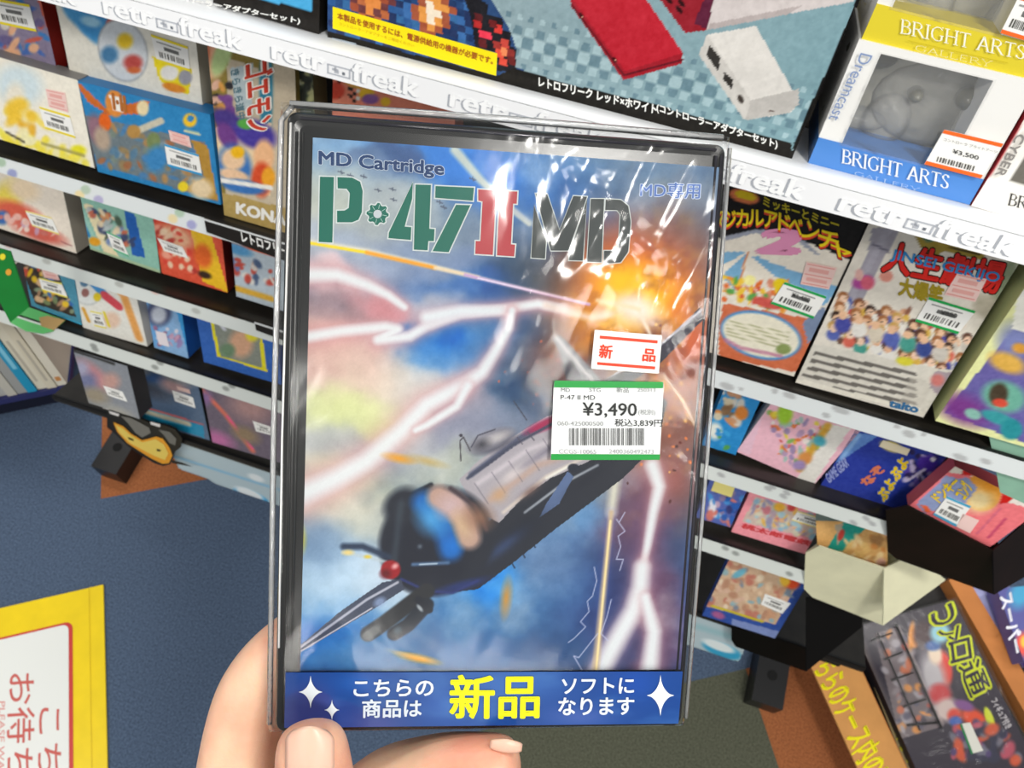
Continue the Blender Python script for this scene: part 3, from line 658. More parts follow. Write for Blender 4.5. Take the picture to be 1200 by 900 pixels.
# ---- row 2 left
def p_b1(I):
    I.fill('eadfd0'); I.ell(8, 235, 16, 22, 'ead45a', 20, .4); I.ell(28, 222, 18, 12, 'f0d9b8', 20, .4); I.ell(20, 250, 30, 12, 'd6604a', 20, .35); I.ell(45, 272, 32, 9, 'd8685a', 20, .35); I.ell(3, 255, 8, 8, '3c6cb0', 0, .3)
    I.busy([(0, 250), (60, 262), (70, 280), (0, 262)], ('e8b8ac', 'd07a72', 'c9a0b8', 'f0dcd0'), 22, 5, 2, .3); I.line([(72, 283), (84, 288)], 1.6, 'b06a6a', .4)
t, fc, pr = item('game_box', 'pale game box with red and yellow art and a grey spine', 'game box', 2, (55, 219), (-20, 261), (90, 297), .028, 'a9a396', 'eadfd0', p_b1, off=.004, ext=.012)
sticker(fc, t, z2(110, 250), z2(225, 280), z2(262, 358), z2(142, 318), 'f2e08a')
def p_b2(I):
    I.fill('8fbfae'); I.poly([(81, 233), (94, 236), (118, 293), (104, 289)], '9ccabc'); I.line([(86, 238), (103, 275)], 6, '2f82b8', .3)
    I.poly([(97, 238), (108, 240), (140, 302), (122, 296)], 'e9dcb4'); I.poly([(146, 247), (158, 251), (171, 303), (155, 298)], '2a62b0')
    I.busy([(100, 240), (140, 250), (160, 290), (130, 285)], ('d89a68', '4a5c4c', 'e8d4b0', 'c86a50', '6f86b8', 'b8c0c0', '3c4668'), 44, 6, 8, .3); I.ell(111, 283, 7, 5, 'e7a32c', 20, .2); I.line([(104, 291), (186, 318)], 4, 'a8bf9a', .3)
t, fc, pr = item('game_box', 'teal framed game box beside the grey-spined one, second shelf', 'game box', 2, (79, 232), (106, 292), (188, 320), .02, '7a6a50', '8fbfae', p_b2, off=.003, ext=.012)
sticker(fc, t, z2(465, 340), z2(530, 370), z2(568, 455), z2(500, 425), '58b888', True, True)
def p_b3(I):
    I.fill('d9573f'); I.poly([(222, 264), (246, 270), (268, 343), (238, 330)], 'ecbc2c'); I.ell(238, 300, 10, 14, 'e0672c', -15, .3); I.ell(205, 278, 22, 12, 'e6b08c', 20, .3)
    I.busy([(172, 258), (215, 270), (235, 325), (190, 308)], ('e9a088', 'd84a3c', 'e8c6a8', 'b53c34', 'edd0b0'), 40, 6, 9, .3); I.ell(240, 322, 8, 4, '3a2a20', 20, .3); I.ell(178, 258, 6, 4, 'c83c34', 0)
t, fc, pr = item('game_box', 'red and yellow fighting game box on the second shelf', 'game box', 2, (168, 254), (190, 320), (267, 343), .02, '5e1a17', 'd9573f', p_b3, off=.003, ext=.012)
sticker(fc, t, z2(690, 370), z2(800, 410), z2(828, 462), z2(722, 428), 'e8e8e0', True, True)
def p_b4(I):
    I.fill('b7c3cc'); I.poly([(255, 276), (330, 300), (330, 304), (257, 282)], 'd9643c'); I.ell(278, 292, 18, 6, '5a9ac8', 20, .3); I.busy([(264, 298), (320, 312), (322, 335), (270, 325)], ('c04a3c', '6a7aa8', 'd8d4cc', '4a5c7c', 'c9b0a0'), 26, 6, 4, .3)
    I.line([(278, 338), (318, 350)], 7, 'd8a83c', .4)
t, fc, pr = item('game_box', 'grey-blue game box under the black sign, second shelf', 'game box', 2, (257, 280), (277, 347), (350, 370), .02, '4e1a1c', 'b7c3cc', p_b4, off=.003, ext=.012)
# ---- row 3 left
def p_c1(I):
    I.fill('4f90a8'); I.poly([(19, 300), (66, 314), (90, 372), (42, 356)], '3b332c')
    I.busy([(22, 302), (64, 314), (86, 368), (45, 354)], ('e0a030', 'c8503c', '8a9a7c', 'd8b48c', '3a6ab0', '7a8a60', 'b08868', '4a4038', 'e8c02c'), 60, 5.5, 12, .25); I.ell(25, 302, 12, 4, 'd99a2c', 20); I.ell(24, 322, 6, 8, 'd0604a', -20)
    I.line([(33, 358), (94, 380)], 3.5, '3fa8cc', .3)
t, fc, pr = item('game_box', 'cyan-edged game box with crowded art, left end of third shelf', 'game box', 3, (15, 297), (37, 358), (96, 381), .016, '5a93ac', '4f90a8', p_c1, off=.004, ext=.014)
pinkstick(fc, t, z2(175, 480), z2(240, 500), z2(262, 558), z2(195, 545))
sticker(fc, t, z2(170, 545), z2(270, 570), z2(298, 635), z2(185, 600), 'efe25a')
def p_c2(I):
    I.fill('e9e7de'); I.ell(103, 337, 20, 21, 'c9ccc8', -15, .05); I.ell(103, 337, 18, 19, 'e0e3e0', -15, .05); I.line([(106, 328), (123, 346)], 11, '4a93cf', .15); I.line([(124, 347), (138, 358)], 11, 'd5505a', .15)
    I.ell(99, 331, 5, 5, '5a7f9c', 0); I.ell(100, 343, 4.5, 5, '9a6a64', 0); I.ell(114, 348, 4.5, 5, 'e2c82c', 0); I.line([(142, 338), (163, 396)], 9, 'e7a45a', .35); I.ell(144, 342, 7, 5, 'eab078', 0)
    I.ell(131, 375, 10, 9, 'e8c8b0', 20, .3); I.line([(98, 362), (104, 376)], 4, 'dfa53c', .3); I.line([(122, 366), (128, 382)], 3, 'e6d23c', .3)
t, fc, pr = item('game_box', 'white capsule puzzle game box standing on the third shelf', 'game box', 3, (76, 316), (98, 384), (173, 406), .018, 'd9d6ca', 'e9e7de', p_c2, off=.003, ext=.012)
sticker(fc, t, z2(395, 690), z2(445, 700), z2(468, 770), z2(415, 758), 'e8dc5a')
def p_c3(I):
    I.fill('8cb4dc'); I.poly([(156, 341), (175, 346), (194, 410), (180, 405)], '6fa8dc'); I.ell(186, 367, 15, 15, '4a5070', 0, .2); I.ell(186, 369, 9, 10, 'c6ccd8', 0, .3); I.ell(200, 352, 10, 6, 'd9e6e6', 10, .3)
    I.busy([(178, 380), (208, 388), (216, 412), (188, 406)], ('c8a0b8', '9a88b8', 'dcd8e4', 'a06a88'), 24, 4, 3, .3); I.poly([(205, 358), (214, 360), (232, 422), (222, 420)], '3f9ad8')
t, fc, pr = item('game_box', 'light blue game box beside the white capsule one, third shelf', 'game box', 3, (158, 342), (181, 407), (221, 420), .030, '1c58a8', '8cb4dc', p_c3, off=.003, ext=.012)
flat(fc, [z2(682, 778), z2(728, 790), z2(745, 850), z2(698, 838)], 'e8dfe4', t, .0008, 'price_sticker', .5, .0003)
def p_c4(I):
    I.fill('3a68b8'); I.poly([z3(920, 40), z3(1150, 110), z3(1175, 285), z3(955, 215)], 'e8dc2c'); I.poly([z3(935, 50), z3(1045, 85), z3(1140, 110), z3(1150, 265), z3(970, 215)], '8a8f84')
    I.ell(*z3(1060, 160), 14, 16, 'd8a888', 0, .3); I.ell(*z3(1000, 190), 9, 8, '6f8a6c', 0, .3); I.ell(*z3(1110, 120), 8, 8, 'e6d83c', 0, .3); I.line([z3(960, 60), z3(985, 95)], 5, 'c9ccd4', .4)
t, fc, pr = item('game_box', 'blue game box with a yellow framed picture, third shelf', 'game box', 3, (231, 367), (239, 424), (330, 451), .02, '27499c', '3a68b8', p_c4, off=.003, ext=.012)
# ---- row 4 left: clear wrapped cases
zq = Z(40, 390, 6.0)
def p_d1(I):
    I.fill('8b8f96'); I.ell(*zq(420, 300), 22, 9, 'c8898c', 42, .5); I.ell(*zq(370, 340), 12, 11, '767a9c', 20, .5); I.ell(*zq(330, 250), 9, 8, 'a6a4bc', 20, .5); I.ell(*zq(430, 440), 16, 8, '9a8f7c', 20, .5); I.ell(*zq(580, 560), 20, 7, 'a5a39c', 20, .5); I.ell(*zq(540, 340), 10, 9, 'c49a90', 20, .5)
    I.line([zq(175, 92), zq(560, 218)], 3, '34332f', .3)
t, fc, pr = item('wrapped_case', 'wrapped black case leaning forward at left end of bottom shelf', 'game case', 4, (68, 404), (104, 472), (164, 491), .026, '2c2c2a', '8b8f96', p_d1, off=.075, step=.0018)
sticker(fc, t, zq(485, 372), zq(620, 415), zq(655, 485), zq(520, 440), None, False, True)
def p_d2(I):
    I.fill('566a84'); I.ell(*zq(700, 270), 16, 8, 'c9c0b4', 25, .6); I.ell(*zq(850, 320), 26, 6, '34588c', -10, .5); I.ell(*zq(800, 400), 28, 8, '474f60', 20, .5); I.ell(*zq(980, 370), 16, 8, 'b08f90', 20, .5); I.ell(*zq(1000, 320), 20, 5, '8a8c90', 20, .5)
    I.poly([zq(720, 500), zq(1190, 640), zq(1190, 650), zq(725, 512)], 'bb5f5c'); I.poly([zq(728, 515), zq(1190, 655), zq(1200, 740), zq(760, 605)], '1e86ac'); I.line([zq(785, 555), zq(1085, 640)], 6, 'b7b19c', .4)
t, fc, pr = item('wrapped_case', 'wrapped case with blue dusk art and teal band, bottom shelf', 'game case', 4, (141, 425), (166, 493), (246, 516), .016, '20201f', '566a84', p_d2, off=.006, step=.0018, ext=.02)
sticker(fc, t, zq(970, 405), zq(1115, 455), zq(1135, 530), zq(990, 480), None, False, True); flat(fc, [zq(1000, 375), zq(1090, 400), zq(1100, 430), zq(1010, 400)], 'd9b8b0', t, .0008, 'notice_sticker', .5, .0003)
def p_d3(I):
    I.fill('6b6070'); I.line([z3(875, 350), z3(990, 470), z3(1110, 630)], 6, 'd8705c', .6); I.line([z3(1000, 480), z3(1110, 620)], 2.5, 'e8508c', .4); I.ell(*z3(1100, 440), 26, 16, 'ab8684', 20, .6); I.ell(*z3(960, 580), 18, 8, 'b96a9c', 25, .6); I.ell(*z3(1080, 560), 16, 8, '8f7a60', 25, .5); I.ell(*z3(900, 400), 8, 8, '8a6a98', 0, .5)
t, fc, pr = item('wrapped_case', 'wrapped case with violet and orange streaks, bottom shelf', 'game case', 4, (232, 452), (249, 518), (335, 544), .016, '20201f', '6b6070', p_d3, off=.006, step=.0018, ext=.02)
sticker(fc, t, z3(1110, 500), z3(1200, 530), z3(1200, 565), z3(1125, 545), None, False, True)

# ---- row 1 right
zr = Z(820, 200, 1200/380.)
def p_e1(I):
    I.fill('e6ded0'); I.poly([zr(-60, -60), zr(760, 120), zr(560, 330), zr(330, 240), zr(90, 250), zr(-60, 250)], '110e0e')
    I.ell(*zr(165, 95), 18, 8, 'e07a4c', 15, .1); I.ell(*zr(170, 92), 13, 5, 'e8c81e', 15, .1)
    I.line([zr(95, 250), zr(210, 225), zr(350, 235), zr(440, 320)], 6, '9499a8', .2)
    I.poly([zr(100, 260), zr(200, 232), zr(330, 245), zr(430, 310), zr(560, 330), zr(480, 440), zr(380, 740), zr(80, 700)], 'e6ded0')
    for a, b in (((80, 300), (80, 350)), ((80, 390), (130, 440)), ((260, 350), (470, 480)), ((225, 320), (420, 420))): I.poly([zr(178, 300), zr(*a), zr(*b)], '6ea6cd', .9)
    I.poly([zr(180, 310), zr(520, 430), zr(460, 500), zr(380, 470)], '79abcf'); I.line([zr(178, 300), zr(140, 440)], 2.4, 'cf8a5c', .3)
    I.busy([zr(90, 390), zr(330, 420), zr(330, 520), zr(90, 500)], ('e8952c', 'efc43c', 'd8503c', '58a04c', 'e06a2c', 'd88a6c', 'e8703c'), 46, 6, 13, .25); I.ell(*zr(185, 405), 7, 6, 'f3ea9c', 0); I.ell(*zr(300, 420), 9, 7, 'e6c81e', 0); I.ell(*zr(250, 490), 18, 6, 'd05a50', 15)
    I.poly([zr(70, 560), zr(90, 490), zr(480, 560), zr(380, 750), zr(70, 690)], 'd2714c'); I.poly([zr(380, 560), zr(460, 500), zr(480, 560), zr(400, 640)], '7c8ca8')
    I.ell(*zr(225, 610), 49, 27, '4c8fc8', 14, .04); I.ell(*zr(225, 610), 46, 24, 'eae4cf', 14, .04)
    for k in range(5): I.line([zr(100, 555+k*13), zr(330, 600+k*15)], 1.6, 'a8a878', .4, .8)
    I.line([zr(95, 625), zr(150, 655), zr(300, 685)], 5, 'c07a98', .4, .8); I.ell(*zr(310, 660), 9, 6, '8a9a5c', 0)
t, fc, pr = item('game_box', 'black-topped adventure game box with a pink number 2', 'game box', 1, (840, 215), (790, 401), (930, 441), .026, '1a1512', 'e6ded0', p_e1, off=.004, ext=.012)
for (c, b, lf, dy) in (('2b1512', .06, .0005, 1.6), ('d8452f', .03, .0007, 1.4), ('ecd21e', .02, .0010, -1.0)):
    for s__, TL_, TR_, BL_ in (('マ', (836, 251), (849, 248), (838, 268)), ('ジ', (849, 248), (862, 248), (850, 267)), ('カ', (863, 246), (877, 247), (863, 265)), ('ル', (877, 246), (895, 248), (877, 264)), ('ア', (896, 247), (911, 251), (895, 266)), ('ド', (913, 250), (926, 254), (912, 270)), ('ベ', (926, 254), (941, 259), (924, 272)), ('ン', (946, 259), (962, 266), (939, 278)), ('チ', (962, 268), (985, 276), (956, 288)), ('ャ', (975, 283), (998, 295), (972, 296))):
        text(fc, s__, (TL_[0], TL_[1]+dy), (TR_[0], TR_[1]+dy), (BL_[0], BL_[1]+dy), c, pr, lf, b)
text(fc, 'ミッキーとミニー', zr(235, 95), zr(515, 185), zr(235, 130), 'c9b92a', pr, .0006, .03)
text(fc, '2', zr(255, 222), zr(380, 225), zr(225, 300), 'dc8fb4', pr, .0006, .09)
pinkstick(fc, t, zr(395, 338), zr(508, 360), zr(478, 440), zr(372, 420), .001)
s_ = sticker(fc, t, zr(315, 412), zr(470, 466), zr(420, 548), zr(262, 492), '22a552', True, True, .001)
text(fc, '¥1,480', zr(345, 450), zr(410, 472), zr(340, 468), '3a3a38', s_, .0015, .01)
def p_e2(I):
    I.fill('e3dccf'); I.poly([zr(640, 210), zr(740, 215), zr(560, 560), zr(540, 480), zr(620, 300)], '9a96a4', .9)
    I.line([zr(700, 215), zr(560, 470)], 9, 'aaa6b2', .3); I.line([zr(640, 270), zr(700, 300)], 3, '6f6c7c', .3)
    I.ell(*zr(605, 412), 13, 8, 'b04a98', -10, .2); I.ell(*zr(620, 415), 8, 8, 'd8657c', 0, .2); I.ell(*zr(690, 390), 8, 7, 'd89080', 0); I.ell(*zr(590, 385), 5, 7, 'e0b0a8', 0)
    I.poly([zr(790, 235), zr(1060, 280), zr(1050, 330), zr(900, 300), zr(850, 330)], 'a08a34'); I.ell(*zr(850, 245), 8, 6, '4f7a68', 0); I.line([zr(920, 285), zr(1040, 310)], 2, '2a2016', .2)
    I.ell(*zr(1120, 420), 10, 36, '8f9a7c', 25, .3); I.ell(*zr(1060, 500), 16, 14, 'b8b09c', 20, .3)
    I.busy([zr(520, 470), zr(1000, 560), zr(930, 740), zr(470, 620)], ('c88f68', 'a86a48', 'e3bfa0', 'd8a07c', '8a5a48', 'e8c8b0', 'c04a48', '4a5ca0', 'dcd4c8', '6fa09c', 'd8b04c', '6a4a3c'), 130, 6, 21, .2)
    rh = random.Random(12)
    for r_ in range(4):                      # a drawn crowd in loose rows
        for k in range(10-r_ % 2):
            a = zr(530-r_*12+k*50+(k % 2)*10, 470+r_*36+k*17+(k % 3)*8)
            I.ell(a[0], a[1]+9, 8, 7, rh.choice(('4a4fa0', 'c9c2b8', 'd86a58', '5a68b0', '4a9a8c', 'd8b050', '7a5a9a', 'e6e2da')), rh.uniform(-20, 20), .2)
            I.ell(a[0], a[1]-1.5, 6.5, 6, rh.choice(('7a4a30', '5c3a2c', 'c9a05c', '3c2a24', 'a06840')), 0, .15); I.ell(a[0]+.5, a[1]+1.5, 4.6, 4.8, rh.choice(('e8bf9c', 'e0b08c', 'efcbb0')), 0, .15)
            I.ell(a[0]-1.2, a[1]+1, .6, .8, '3a2a24', 0, .3); I.ell(a[0]+2, a[1]+1, .6, .8, '3a2a24', 0, .3)
    for k in range(7):
        a = zr(530+k*60, 560+k*18); I.ell(a[0], a[1]+3, 10, 10, ('4a4fa0', 'e6e2da', 'd8ccb8', '5a68b0', '4a9a8c', '3c4c8c', 'c9c2b8')[k], 0, .2); I.ell(a[0], a[1]-8, 5.5, 5, 'e8bc98', 0, .15)
    I.poly([zr(420, 640), zr(930, 740), zr(870, 860), zr(810, 900), zr(345, 780)], 'd9d4c8')
    for k in range(5):
        y = 668+k*27; I.poly([zr(425-k*14, y), zr(800, y+78), zr(805, y+93), zr(420-k*14, y+12)], '6f6a64')
    I.poly([zr(780, 760), zr(870, 790), zr(810, 880), zr(740, 860)], 'c6c0b4', .5); I.poly([zr(870, 740), zr(960, 750), zr(900, 850), zr(850, 800)], 'a0909c', .8); I.ell(*zr(880, 775), 8, 7, 'cf7a74', 0, .3)
    I.poly([zr(345, 765), zr(820, 880), zr(818, 895), zr(345, 785)], 'e9e4d6')
    I.ell(*zr(758, 705), 10, 5, 'd8cf3c', 10, .2)
t, fc, pr = item('game_box', 'white board-game box with red title and a drawn crowd', 'game box', 1, (1030, 255), (932, 448), (1082, 489), .030, '4a4644', 'e3dccf', p_e2, off=.006, ext=.0)
for (c, b, lf) in (('2a100e', .075, .0005), ('d3271f', .035, .0008)):
    text(fc, '人生劇場', zr(700, 262), zr(1140, 345), zr(672, 372), c, pr, lf, b)
text(fc, 'JINSEI GEKIJO', zr(715, 290), zr(1115, 380), zr(703, 335), '2f87c6', pr, .0011, .02)
text(fc, '大爆笑', zr(745, 395), zr(905, 432), zr(735, 460), 'a08c24', pr, .0008, .05)
text(fc, 'taito', zr(708, 848), zr(812, 872), zr(700, 872), '3a6f9c', pr, .0007, .05)
pinkstick(fc, t, zr(955, 378), zr(1062, 402), zr(1020, 486), zr(905, 460), .001)
s_ = sticker(fc, t, zr(850, 468), zr(1022, 520), zr(955, 605), zr(797, 558), '22a552', True, True, .001)
text(fc, '¥880', zr(895, 515), zr(955, 530), zr(890, 532), '3a3a38', s_, .0015, .01)
def p_e3(I):
    I.fill('e6e9a8'); I.poly([(1188, 385), (1260, 405), (1260, 540), (1106, 484)], '6a62a4'); I.ell(1130, 480, 30, 16, '7a3a88', 20, .5); I.ell(1190, 400, 20, 20, '8088bc', 0, .5)
    I.poly([(1196, 320), (1260, 340), (1260, 408), (1186, 385)], 'ecebe0')
    I.ell(1180, 425, 22, 11, 'e0b050', 20, .3); I.ell(1195, 408, 9, 6, 'd89a3c', 10, .3); I.ell(1176, 465, 26, 18, '6fb09c', 15, .2); I.ell(1170, 462, 11, 13, '4a3f30', 20, .2); I.ell(1172, 472, 9, 5, 'd8503c', 10, .2)
    I.ell(1170, 490, 22, 7, '3a9aa0', 20, .2); I.ell(1185, 503, 13, 12, '2a8f98', 0, .15); I.ell(1140, 485, 10, 6, '8abcae', 20, .2)
t, fc, pr = item('game_box', 'yellow-green bordered game box with round teal art, right edge', 'game box', 1, (1200, 322), (1096, 493), (1240, 535), .034, 'cfd694', 'e6e9a8', p_e3, off=.016, ext=.02)
# ---- row 2 right
zs = Z(800, 430, 3.0)
def p_f1(I):
    I.fill('2f8ccc'); I.busy([(838, 455), (875, 465), (862, 500), (835, 490)], ('d8c8a8', 'c89068', 'e08a3c', '8a6a4c', 'd8d0c4'), 24, 7, 2, .25); I.ell(869, 484, 8, 8, 'd8843c', 0, .2); I.ell(838, 505, 8, 10, 'e4e8e0', 0, .3); I.busy([(838, 500), (860, 510), (850, 528), (838, 522)], ('58a04c', 'e0703c', '2f8ccc', '3fa0d8'), 10, 4, 4)
t, fc, pr = item('game_box', 'bright blue game box beside the held case, second shelf', 'game box', 2, (858, 450), (822, 521), (862, 533), .02, '2478b4', '2f8ccc', p_f1, off=.003, ext=.012)
def p_f2(I):
    I.fill('eebac8'); I.poly([zs(590, 215), zs(460, 412), zs(400, 395), zs(520, 200)], 'e6e2da'); I.poly([zs(270, 120), zs(300, 122), zs(235, 310), zs(192, 290)], 'e9c0d0')
    I.busy([zs(300, 140), zs(520, 200), zs(420, 370), zs(330, 310)], ('e6b03c', 'b898b8', '7fb05c', 'e07a3c', 'a0c0b8', 'd85a4c', 'e8d44c', '9a88b0', 'f0e4dc'), 80, 5, 31, .2); I.ell(*zs(360, 165), 9, 12, 'a3cf3c', 10, .25)
    I.line([zs(510, 205), zs(410, 360)], 9, 'd0a03c', .5); I.ell(*zs(480, 260), 8, 6, '4fa8b8', 20, .3); I.ell(*zs(430, 320), 8, 7, 'd8904c', 0, .3); I.ell(*zs(410, 345), 8, 6, 'a08ab8', 0, .3)
t, fc, pr = item('game_box', 'pink and white game box with candy-coloured puzzle art', 'game box', 2, (896, 471), (863, 529), (954, 568), .016, 'd5ccc6', 'eebac8', p_f2, off=.003, ext=.012)
def p_f3(I):
    I.fill('2c3d9c'); I.poly([zs(590, 230), zs(690, 240), zs(540, 340)], '6f9ed8', .8); I.line([zs(620, 240), zs(560, 320)], 5, '9cc4ea', .6, .7)
    I.busy([zs(800, 290), zs(930, 320), zs(850, 440), zs(770, 400)], ('3c2f70', '5a48a8', '8f86c0', '2a2450', 'c9c0e0'), 50, 6, 7, .25); I.ell(*zs(860, 340), 12, 9, '4a2fa0', 0, .2); I.ell(*zs(880, 325), 3, 3, 'e8e4f0', 0); I.line([zs(790, 400), zs(850, 360)], 4, 'd0c8e4', .3)
    I.ell(*zs(735, 280), 14, 6, 'e0cf6c', 18, .2)
t, fc, pr = item('game_box', 'dark blue game box with yellow bubble lettering, second shelf', 'game box', 2, (1002, 507), (962, 568), (1060, 600), .016, '26327c', '2c3d9c', p_f3, off=.003, ext=.012)
for (c, b, lf) in (('5a7fd0', .13, .0005), ('eccb2c', .06, .0008)):
    text(fc, 'ぷよぷよ', zs(680, 455), zs(765, 315), zs(710, 475), c, pr, lf, b)
text(fc, 'なぞ', zs(620, 405), zs(680, 345), zs(655, 418), 'd87a5c', pr, .0007, .06)
text(fc, 'GAME GEAR', zs(500, 380), zs(570, 315), zs(515, 410), '9aa4d8', pr, .0007, .03)
flat(fc, [zs(705, 258), zs(800, 290), zs(788, 312), zs(690, 280)], 'ece0c0', t, .0008, 'price_sticker', .5, .0003)
zf = Z(1040, 480, 7.5)
def p_f4(I):
    I.fill('f07a80'); I.poly([zf(480, 540), zf(600, 380), zf(900, 470), zf(945, 620), zf(660, 570)], 'ece2d2'); I.poly([zf(690, 455), zf(870, 505), zf(890, 600), zf(650, 570)], 'cf1f17')
    I.poly([zf(1020, 710), zf(1135, 750), zf(1060, 815), zf(980, 830)], 'cf1f17'); I.poly([zf(1140, 750), zf(1260, 770), zf(1260, 870), zf(1060, 815)], 'ece2d8')
    I.ell(*zf(830, 730), 22.5, 21.5, 'f0a23c', 0, .04); I.ell(*zf(800, 800), 17, 13, 'f2d9a0', 0, .5); I.ell(*zf(900, 660), 9, 7, 'ee9a2c', 0, .6)
    I.poly([zf(250, 830), zf(520, 575), zf(620, 610), zf(700, 590), zf(790, 690), zf(680, 820), zf(330, 910)], '8f9cc4'); I.poly([zf(290, 830), zf(350, 850), zf(400, 900), zf(330, 900)], 'e8683c')
    I.line([(1158, 630), (1178, 608)], 4, 'c84a6a', .4); I.line([(1145, 625), (1172, 596)], 3, 'd86a80', .4)
t, fc, pr = item('game_box', 'pink game box with orange ball and red cap art in a black tray', 'game box', 2, (1106, 540), (1064, 594), (1160, 641), .014, 'd8606a', 'f07a80', p_f4, off=.026)
for (c, b, lf) in (('6f86c4', .1, .0006), ('eccb1e', .05, .0009)):
    text(fc, 'ドンキー', zf(380, 760), zf(570, 590), zf(460, 820), c, pr, lf, b); text(fc, 'コング', zf(580, 740), zf(650, 620), zf(690, 800), c, pr, lf, b)
s_ = sticker(fc, t, zs(930, 455), zs(1015, 490), zs(960, 562), zs(880, 520), '4aa8cc', True, True, .001)
flat(fc, [zs(985, 515), zs(1042, 540), zs(1010, 585), zs(962, 562)], 'f0cfc8', t, .001, 'notice_sticker', .5, .0003)
# ---- row 3 right
def p_g1(I):
    I.fill('5a6ab0'); I.busy([(832, 568), (880, 580), (858, 615), (832, 606)], ('2f5fb0', 'e8e8ee', '8a7a9c', 'd87a6c', '4a8fd0', 'c0a0b8', '3a3a70'), 40, 6, 3, .25)
t, fc, pr = item('game_box', 'blue and white game box beside the held case, third shelf', 'game box', 3, (852, 567), (815, 606), (856, 618), .016, '48528c', '5a6ab0', p_g1, off=.003, ext=.012)
flat(fc, [(838, 563), (861, 572), (857, 583), (833, 575)], 'f0e38c', t, .0008, 'price_sticker', .5, .0003)
zg = Z(820, 560, 6.43)
def p_g2(I):
    I.fill('f19aa4'); I.poly([zg(425, 140), zg(960, 310), zg(860, 460), zg(320, 330)], 'cfb8ac')
    I.busy([zg(430, 150), zg(950, 310), zg(850, 450), zg(340, 320)], ('8fb8cc', 'b09aa8', 'e0b088', 'c87a84', 'd8d0b8', '9a94b0', 'e8b85c', 'a8c8d0'), 80, 5, 17, .3); I.ell(*zg(600, 220), 7, 5, 'e8b03c', 0, .3); I.ell(*zg(690, 225), 5, 4, 'd04a48', 0, .3)
t, fc, pr = item('game_box', 'pink bordered railway board-game box on the third shelf', 'game box', 3, (887, 580), (857, 623), (943, 649), .016, 'e08892', 'f19aa4', p_g2, off=.003, ext=.012)
text(fc, '桃太郎電鉄', zg(330, 342), zg(845, 480), zg(310, 375), 'd3474c', pr, .0006, .05)
sticker(fc, t, zg(740, 252), zg(970, 320), zg(925, 392), zg(690, 318), 'eee08a', True, True)
def p_g3(I):
    I.fill('dfae6c'); I.poly([zg(1080, 330), zg(1290, 340), zg(960, 670), zg(905, 620)], '2aa090'); I.poly([zg(1020, 350), zg(1080, 345), zg(1060, 470), zg(1040, 500)], 'b8ab94'); I.ell(*zg(1065, 430), 3.5, 7, 'c8453c', 20)
    I.busy([(990, 622), (1045, 625), (1040, 676), (968, 672)], ('e8c078', 'd8904c', 'f0d49c', 'b08050', 'e0b0a0'), 46, 7, 5, .3)
t, fc, pr = item('game_box', 'gold and teal game box lying in the cream tray', 'game box', 3, (990, 611), (960, 672), (1040, 676), .014, '9ab0a8', 'dfae6c', p_g3, off=.022)
sticker(fc, t, zs(580, 685), zs(642, 682), zs(612, 738), zs(548, 742), 'f0dc5c', True, True)
# ---- row 4 right
zh = Z(800, 630, 3.0)
def p_h1(I):
    I.fill('32509c'); q = [zh(150, 62), zh(420, 132), zh(325, 305), zh(80, 240)]; I.poly(q, 'cfae90')
    I.busy(q, ('e0c4a4', 'c89878', '8fb0b8', 'd8b49c', 'b88a70', 'e8d4b8', 'c07a68', '7f8a98'), 90, 6, 3, .3); I.line([zh(240, 95), zh(325, 118)], 4, 'c8403a', .3); I.ell(*zh(200, 125), 10, 4, '6fb0c4', -30, .3); I.ell(*zh(385, 160), 9, 7, 'd8502c', 0, .3); I.ell(*zh(360, 150), 6, 7, 'e6b83c', 0, .3)
    I.line([zh(105, 240), zh(280, 295)], 4, 'c9b82c', .35); I.ell(*zh(125, 272), 8, 4, 'a05a8c', 20, .3); I.poly([zh(175, 285), zh(340, 330), zh(325, 355), zh(170, 310)], '8f9cc8', .8)
t, fc, pr = item('game_box', 'blue framed game box on the lowest shelf, in a black tray', 'game box', 4, (843, 652), (823, 721), (908, 748), .014, '2b468c', '32509c', p_h1, off=.02)
sticker(fc, t, zh(290, 198), zh(380, 232), zh(350, 268), zh(275, 235), None, False, True)

# ---------------------------------------------------------------- loose trays and flaps on the shelves
def sheet(name, pts, m, parent, th=.0015, toward=None):
    P = [np.asarray(p, float) for p in pts]; n = np.cross(P[1]-P[0], P[2]-P[0]); n /= np.linalg.norm(n)
    if n.dot(C0-P[0]) < 0: P = P[::-1]; n = -n
    return prism(name, P, -n*th, m, parent)
def tray(label, k, off, cpx, depth, m, name='card_tray', lip=None, inner=None):
    # open carton bottom: front rim points (photo) on the face plane, walls running down and back
    P0 = ROW[k]['P']+NOUT*off
    P = [hit(p, P0, NOUT) for p in cpx]; c = sum(P)/len(P)
    t = thing(name, label, 'tray', c-NOUT*depth)
    n = len(P); up = inner
    for i in range(n-1):
        a, b = P[i], P[i+1]
        V = [a, b, b-NOUT*depth, a-NOUT*depth]
        sheet('tray_wall', V, m, t)
    sheet('tray_floor', [p-NOUT*depth for p in P], m, t)
    return t
cream = mat('dcd9b8', .5, .4, .06, 40); darkp = mat('120706', .3, .25, .5, 25)
